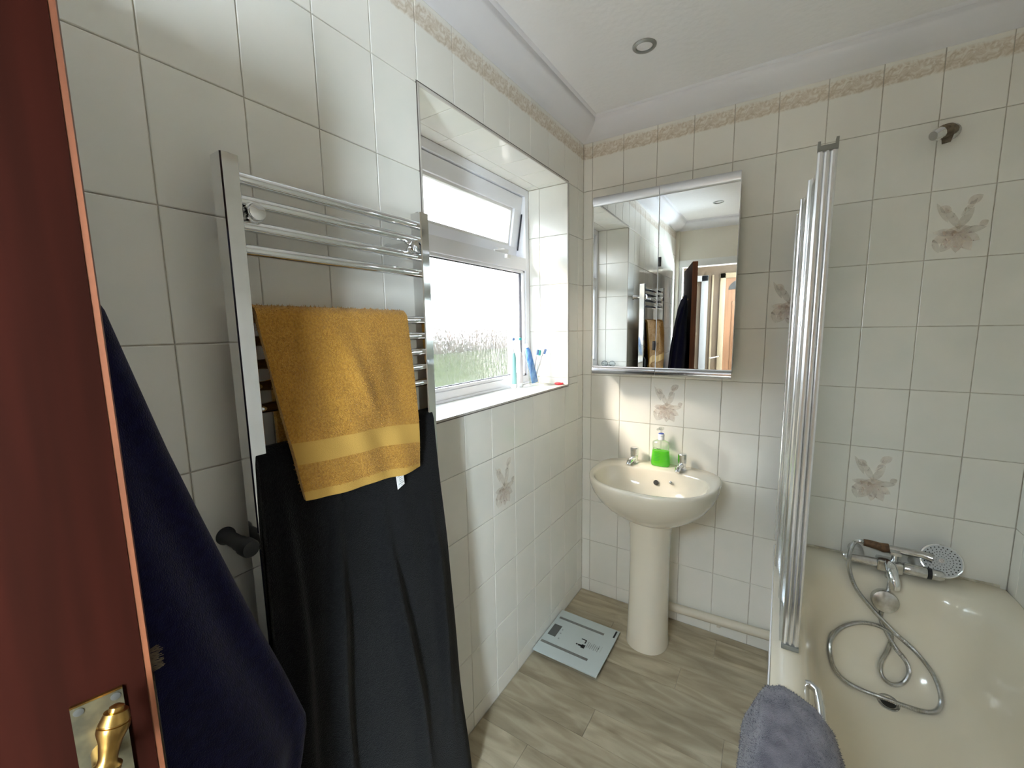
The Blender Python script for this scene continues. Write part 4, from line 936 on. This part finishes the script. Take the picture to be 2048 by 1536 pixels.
# ---------------------------------------------------------------- things on the window sill
ZS = WZ0+.0005
def ebrush(x, y_, col, label):
    t = thing('electric_toothbrush', label, 'toothbrush', (x, y_, ZS), 'electric toothbrushes on the sill')
    b = MB(); b.lathe([(.0125, 0), (.0138, .003), (.0138, .08), (.0146, .12), (.0136, .15), (.0085, .166), (.0068, .17)], (x, y_, ZS), (0, 0, 1), 24); obj('handle', b, WHITEPL, t, 60)
    b = MB()
    for k in range(2):
        pass
    sec = [(math.cos(a), math.sin(a)) for a in [-1.1+.2*i for i in range(12)]]
    rs = [[(x+r*c_*math.cos(-.6)-r*s_*math.sin(-.6), y_+r*c_*math.sin(-.6)+r*s_*math.cos(-.6), ZS+z) for c_, s_ in sec] for r, z in ((.0139, .02), (.0145, .022), (.0147, .08), (.0153, .12), (.0143, .15), (.009, .166))]
    b.rings(rs, False); obj('grip', b, col, t, 60)
    b = MB(); b.lathe([(.0065, .17), (.0045, .19), (.0032, .215), (.0032, .228)], (x, y_, ZS), (0, 0, 1), 14); obj('neck', b, WHITEPL, t, 60)
    b = MB(); b.lathe([(.0065, -.006), (.0072, 0), (.0072, .005)], (x, y_, ZS+.232), (.8, -.6, 0), 16); obj('head', b, WHITEPL, t)
    b = MB(); b.lathe([(.0062, .005), (.0062, .013)], (x, y_, ZS+.232), (.8, -.6, 0), 14); obj('bristles', b, BLUEB if col is AQUA else TEALB, t)
ebrush(-.186, -.392, AQUA, 'electric toothbrush with aqua grip on the window sill')
ebrush(-.178, -.345, PINKH, 'white electric toothbrush on the sill between the aqua one and the tumbler')
gx, gy = -.150, -.256
gt = thing('glass_tumbler', 'clear glass tumbler holding toothbrushes on the window sill', 'tumbler', (gx, gy, ZS))
g_ = MB(); g_.lathe([(.001, 0), (.0255, 0), (.026, .004), (.0345, .106), (.0332, .1065), (.0248, .010), (.001, .009)], (gx, gy, ZS), (0, 0, 1), 36, cap=False); obj('vessel', g_, CLEAR, gt, 60)
# toothpaste tube
tt = thing('toothpaste_tube', 'blue and white toothpaste tube standing in the tumbler', 'toothpaste', (gx-.006, gy-.01, ZS+.012))
ta, tb = Vector((gx+.004, gy+.002, ZS+.012)), Vector((gx-.022, gy-.028, ZS+.188)); td = (tb-ta).normalized(); side = Vector((.55, .83, 0)); side = (side-side.dot(td)*td).normalized(); tn = td.cross(side)
rs = []
for f_, a, b in ((0, .018, .0015), (.3, .0175, .006), (.7, .016, .011), (.93, .0145, .0135), (.97, .009, .009), (1., .0075, .0075)):
    rs.append([ta.lerp(tb, f_)+side*a*math.cos(t)+tn*b*math.sin(t) for t in [2*PI*k/20 for k in range(20)]])
obj('tube_body', MB().rings(rs, True, True, True), BLUEP, tt, 60)
obj('cap', MB().lathe([(.0115, .0), (.0115, .016), (.010, .018)], tb, td, 18), WHITEPL, tt)
def brush(base, tip, hcol, bcol, nrm_, label):
    t = thing('toothbrush', label, 'toothbrush', base, 'manual toothbrushes in the tumbler'); a, b = Vector(base), Vector(tip); d = (b-a).normalized()
    obj('handle', MB().tube([a, a.lerp(b, .3), a.lerp(b, .6), a.lerp(b, .84), b], [.0042, .0046, .0038, .0026, .0045], 10), hcol, t, 60)
    n_ = Vector(nrm_); n_ = (n_-n_.dot(d)*d).normalized(); s_ = d.cross(n_); c0 = b-d*.012
    vs = [c0+d*x+s_*y_+n_*z for z in (.003, .013) for x, y_ in ((-.013, -.005), (.013, -.005), (.013, .005), (-.013, .005))]
    obj('bristles', MB().add(vs, [(3, 2, 1, 0), (4, 5, 6, 7), (0, 1, 5, 4), (1, 2, 6, 5), (2, 3, 7, 6), (3, 0, 4, 7)]), bcol, t, 0)
brush((gx-.006, gy-.006, ZS+.012), (gx+.012, gy+.012, ZS+.176), PINKH, BLUEB, (1, -.6, 0), 'toothbrush with blue bristles leaning upright in the tumbler')
brush((gx+.004, gy+.006, ZS+.012), (gx+.006, gy+.040, ZS+.170), WHITEPL, TEALB, (.8, -.4, 0), 'toothbrush with teal bristles in the middle of the tumbler')
brush((gx-.004, gy-.002, ZS+.012), (gx+.030, gy+.052, ZS+.178), PINKH, BLUEB, (.7, .7, 0), 'toothbrush leaning furthest right out of the tumbler')
ns = thing('nail_scissors', 'small scissors with bright red handles at the sill corner', 'scissors', (-.06, -.215, ZS))
for dy, sg in ((.0, 1), (.012, -1)):
    pts = [(-.046+.017*math.cos(a), -.196+dy*.9+.011*math.sin(a), ZS+.006) for a in [2*PI*i/20 for i in range(21)]]
    obj('finger_loop', MB().tube(pts, .0042, 8), REDP, ns, 60)
    obj('blade', MB().prism([(0, -.003), (.055, -.001), (.055, .001), (0, .004)], ((-.064, -.205+dy*.5, ZS+.0015+.002*(sg > 0)), (-.78, -.62+.1*sg, 0), (.62, -.78, 0), (0, 0, 1)), .0016), CHROME2, ns, 0)
sp_ = thing('spectacles', 'thin dark-framed spectacles on the sill end by the towel rail', 'glasses', (-.13, -1.12, ZS))
for cx in (-.150, -.095):
    loop = [(cx+.023*math.cos(a), -1.118, ZS+.0205+.018*math.sin(a)) for a in [2*PI*i/24 for i in range(25)]]
    obj('rim', MB().tube(loop, .0013, 6, False), SPECT, sp_, 60)
    obj('lens', MB().lathe([(.0215, 0), (.0215, .0012)], (cx, -1.1185, ZS+.0205), (0, 1, 0), 20), LENS, sp_)
obj('bridge', MB().tube([(-.128, -1.118, ZS+.025), (-.1225, -1.116, ZS+.029), (-.117, -1.118, ZS+.025)], .0012, 6), SPECT, sp_)
obj('temple', MB().tube([(-.173, -1.118, ZS+.026), (-.160, -1.131, ZS+.015), (-.085, -1.137, ZS+.003)], .0012, 6), SPECT, sp_)
obj('temple', MB().tube([(-.072, -1.118, ZS+.026), (-.085, -1.129, ZS+.015), (-.160, -1.134, ZS+.003)], .0012, 6), SPECT, sp_)

# ================================================================== OUTSIDE
gr = struct(obj('ground', MB().box(-60, -.37, -60, 60, -.7, -.6), GREEN, smooth=0))
hg = MB(); ncol = 70
for i in range(ncol):
    yy = -6+i*.9+random.uniform(-.2, .2); xx = -26+random.uniform(-.8, .8); h = random.uniform(2.2, 2.6)
    bm = bmesh.new(); bmesh.ops.create_icosphere(bm, subdivisions=2, radius=1)
    for v in bm.verts: v.co = Vector((v.co.x*1.2, v.co.y*1.3, v.co.z*h))*random.uniform(.92, 1.06)
    bm.verts.index_update(); hg.add([(v.co.x+xx, v.co.y+yy, v.co.z-.6) for v in bm.verts], [[v.index for v in f.verts] for f in bm.faces]); bm.free()
ho = obj('garden_hedge', hg, HEDGE, None, 80, origin=(-26, 25, -.6)); tag(ho, 'brown-green garden hedge outside, blurred behind the rain-patterned window', 'hedge')
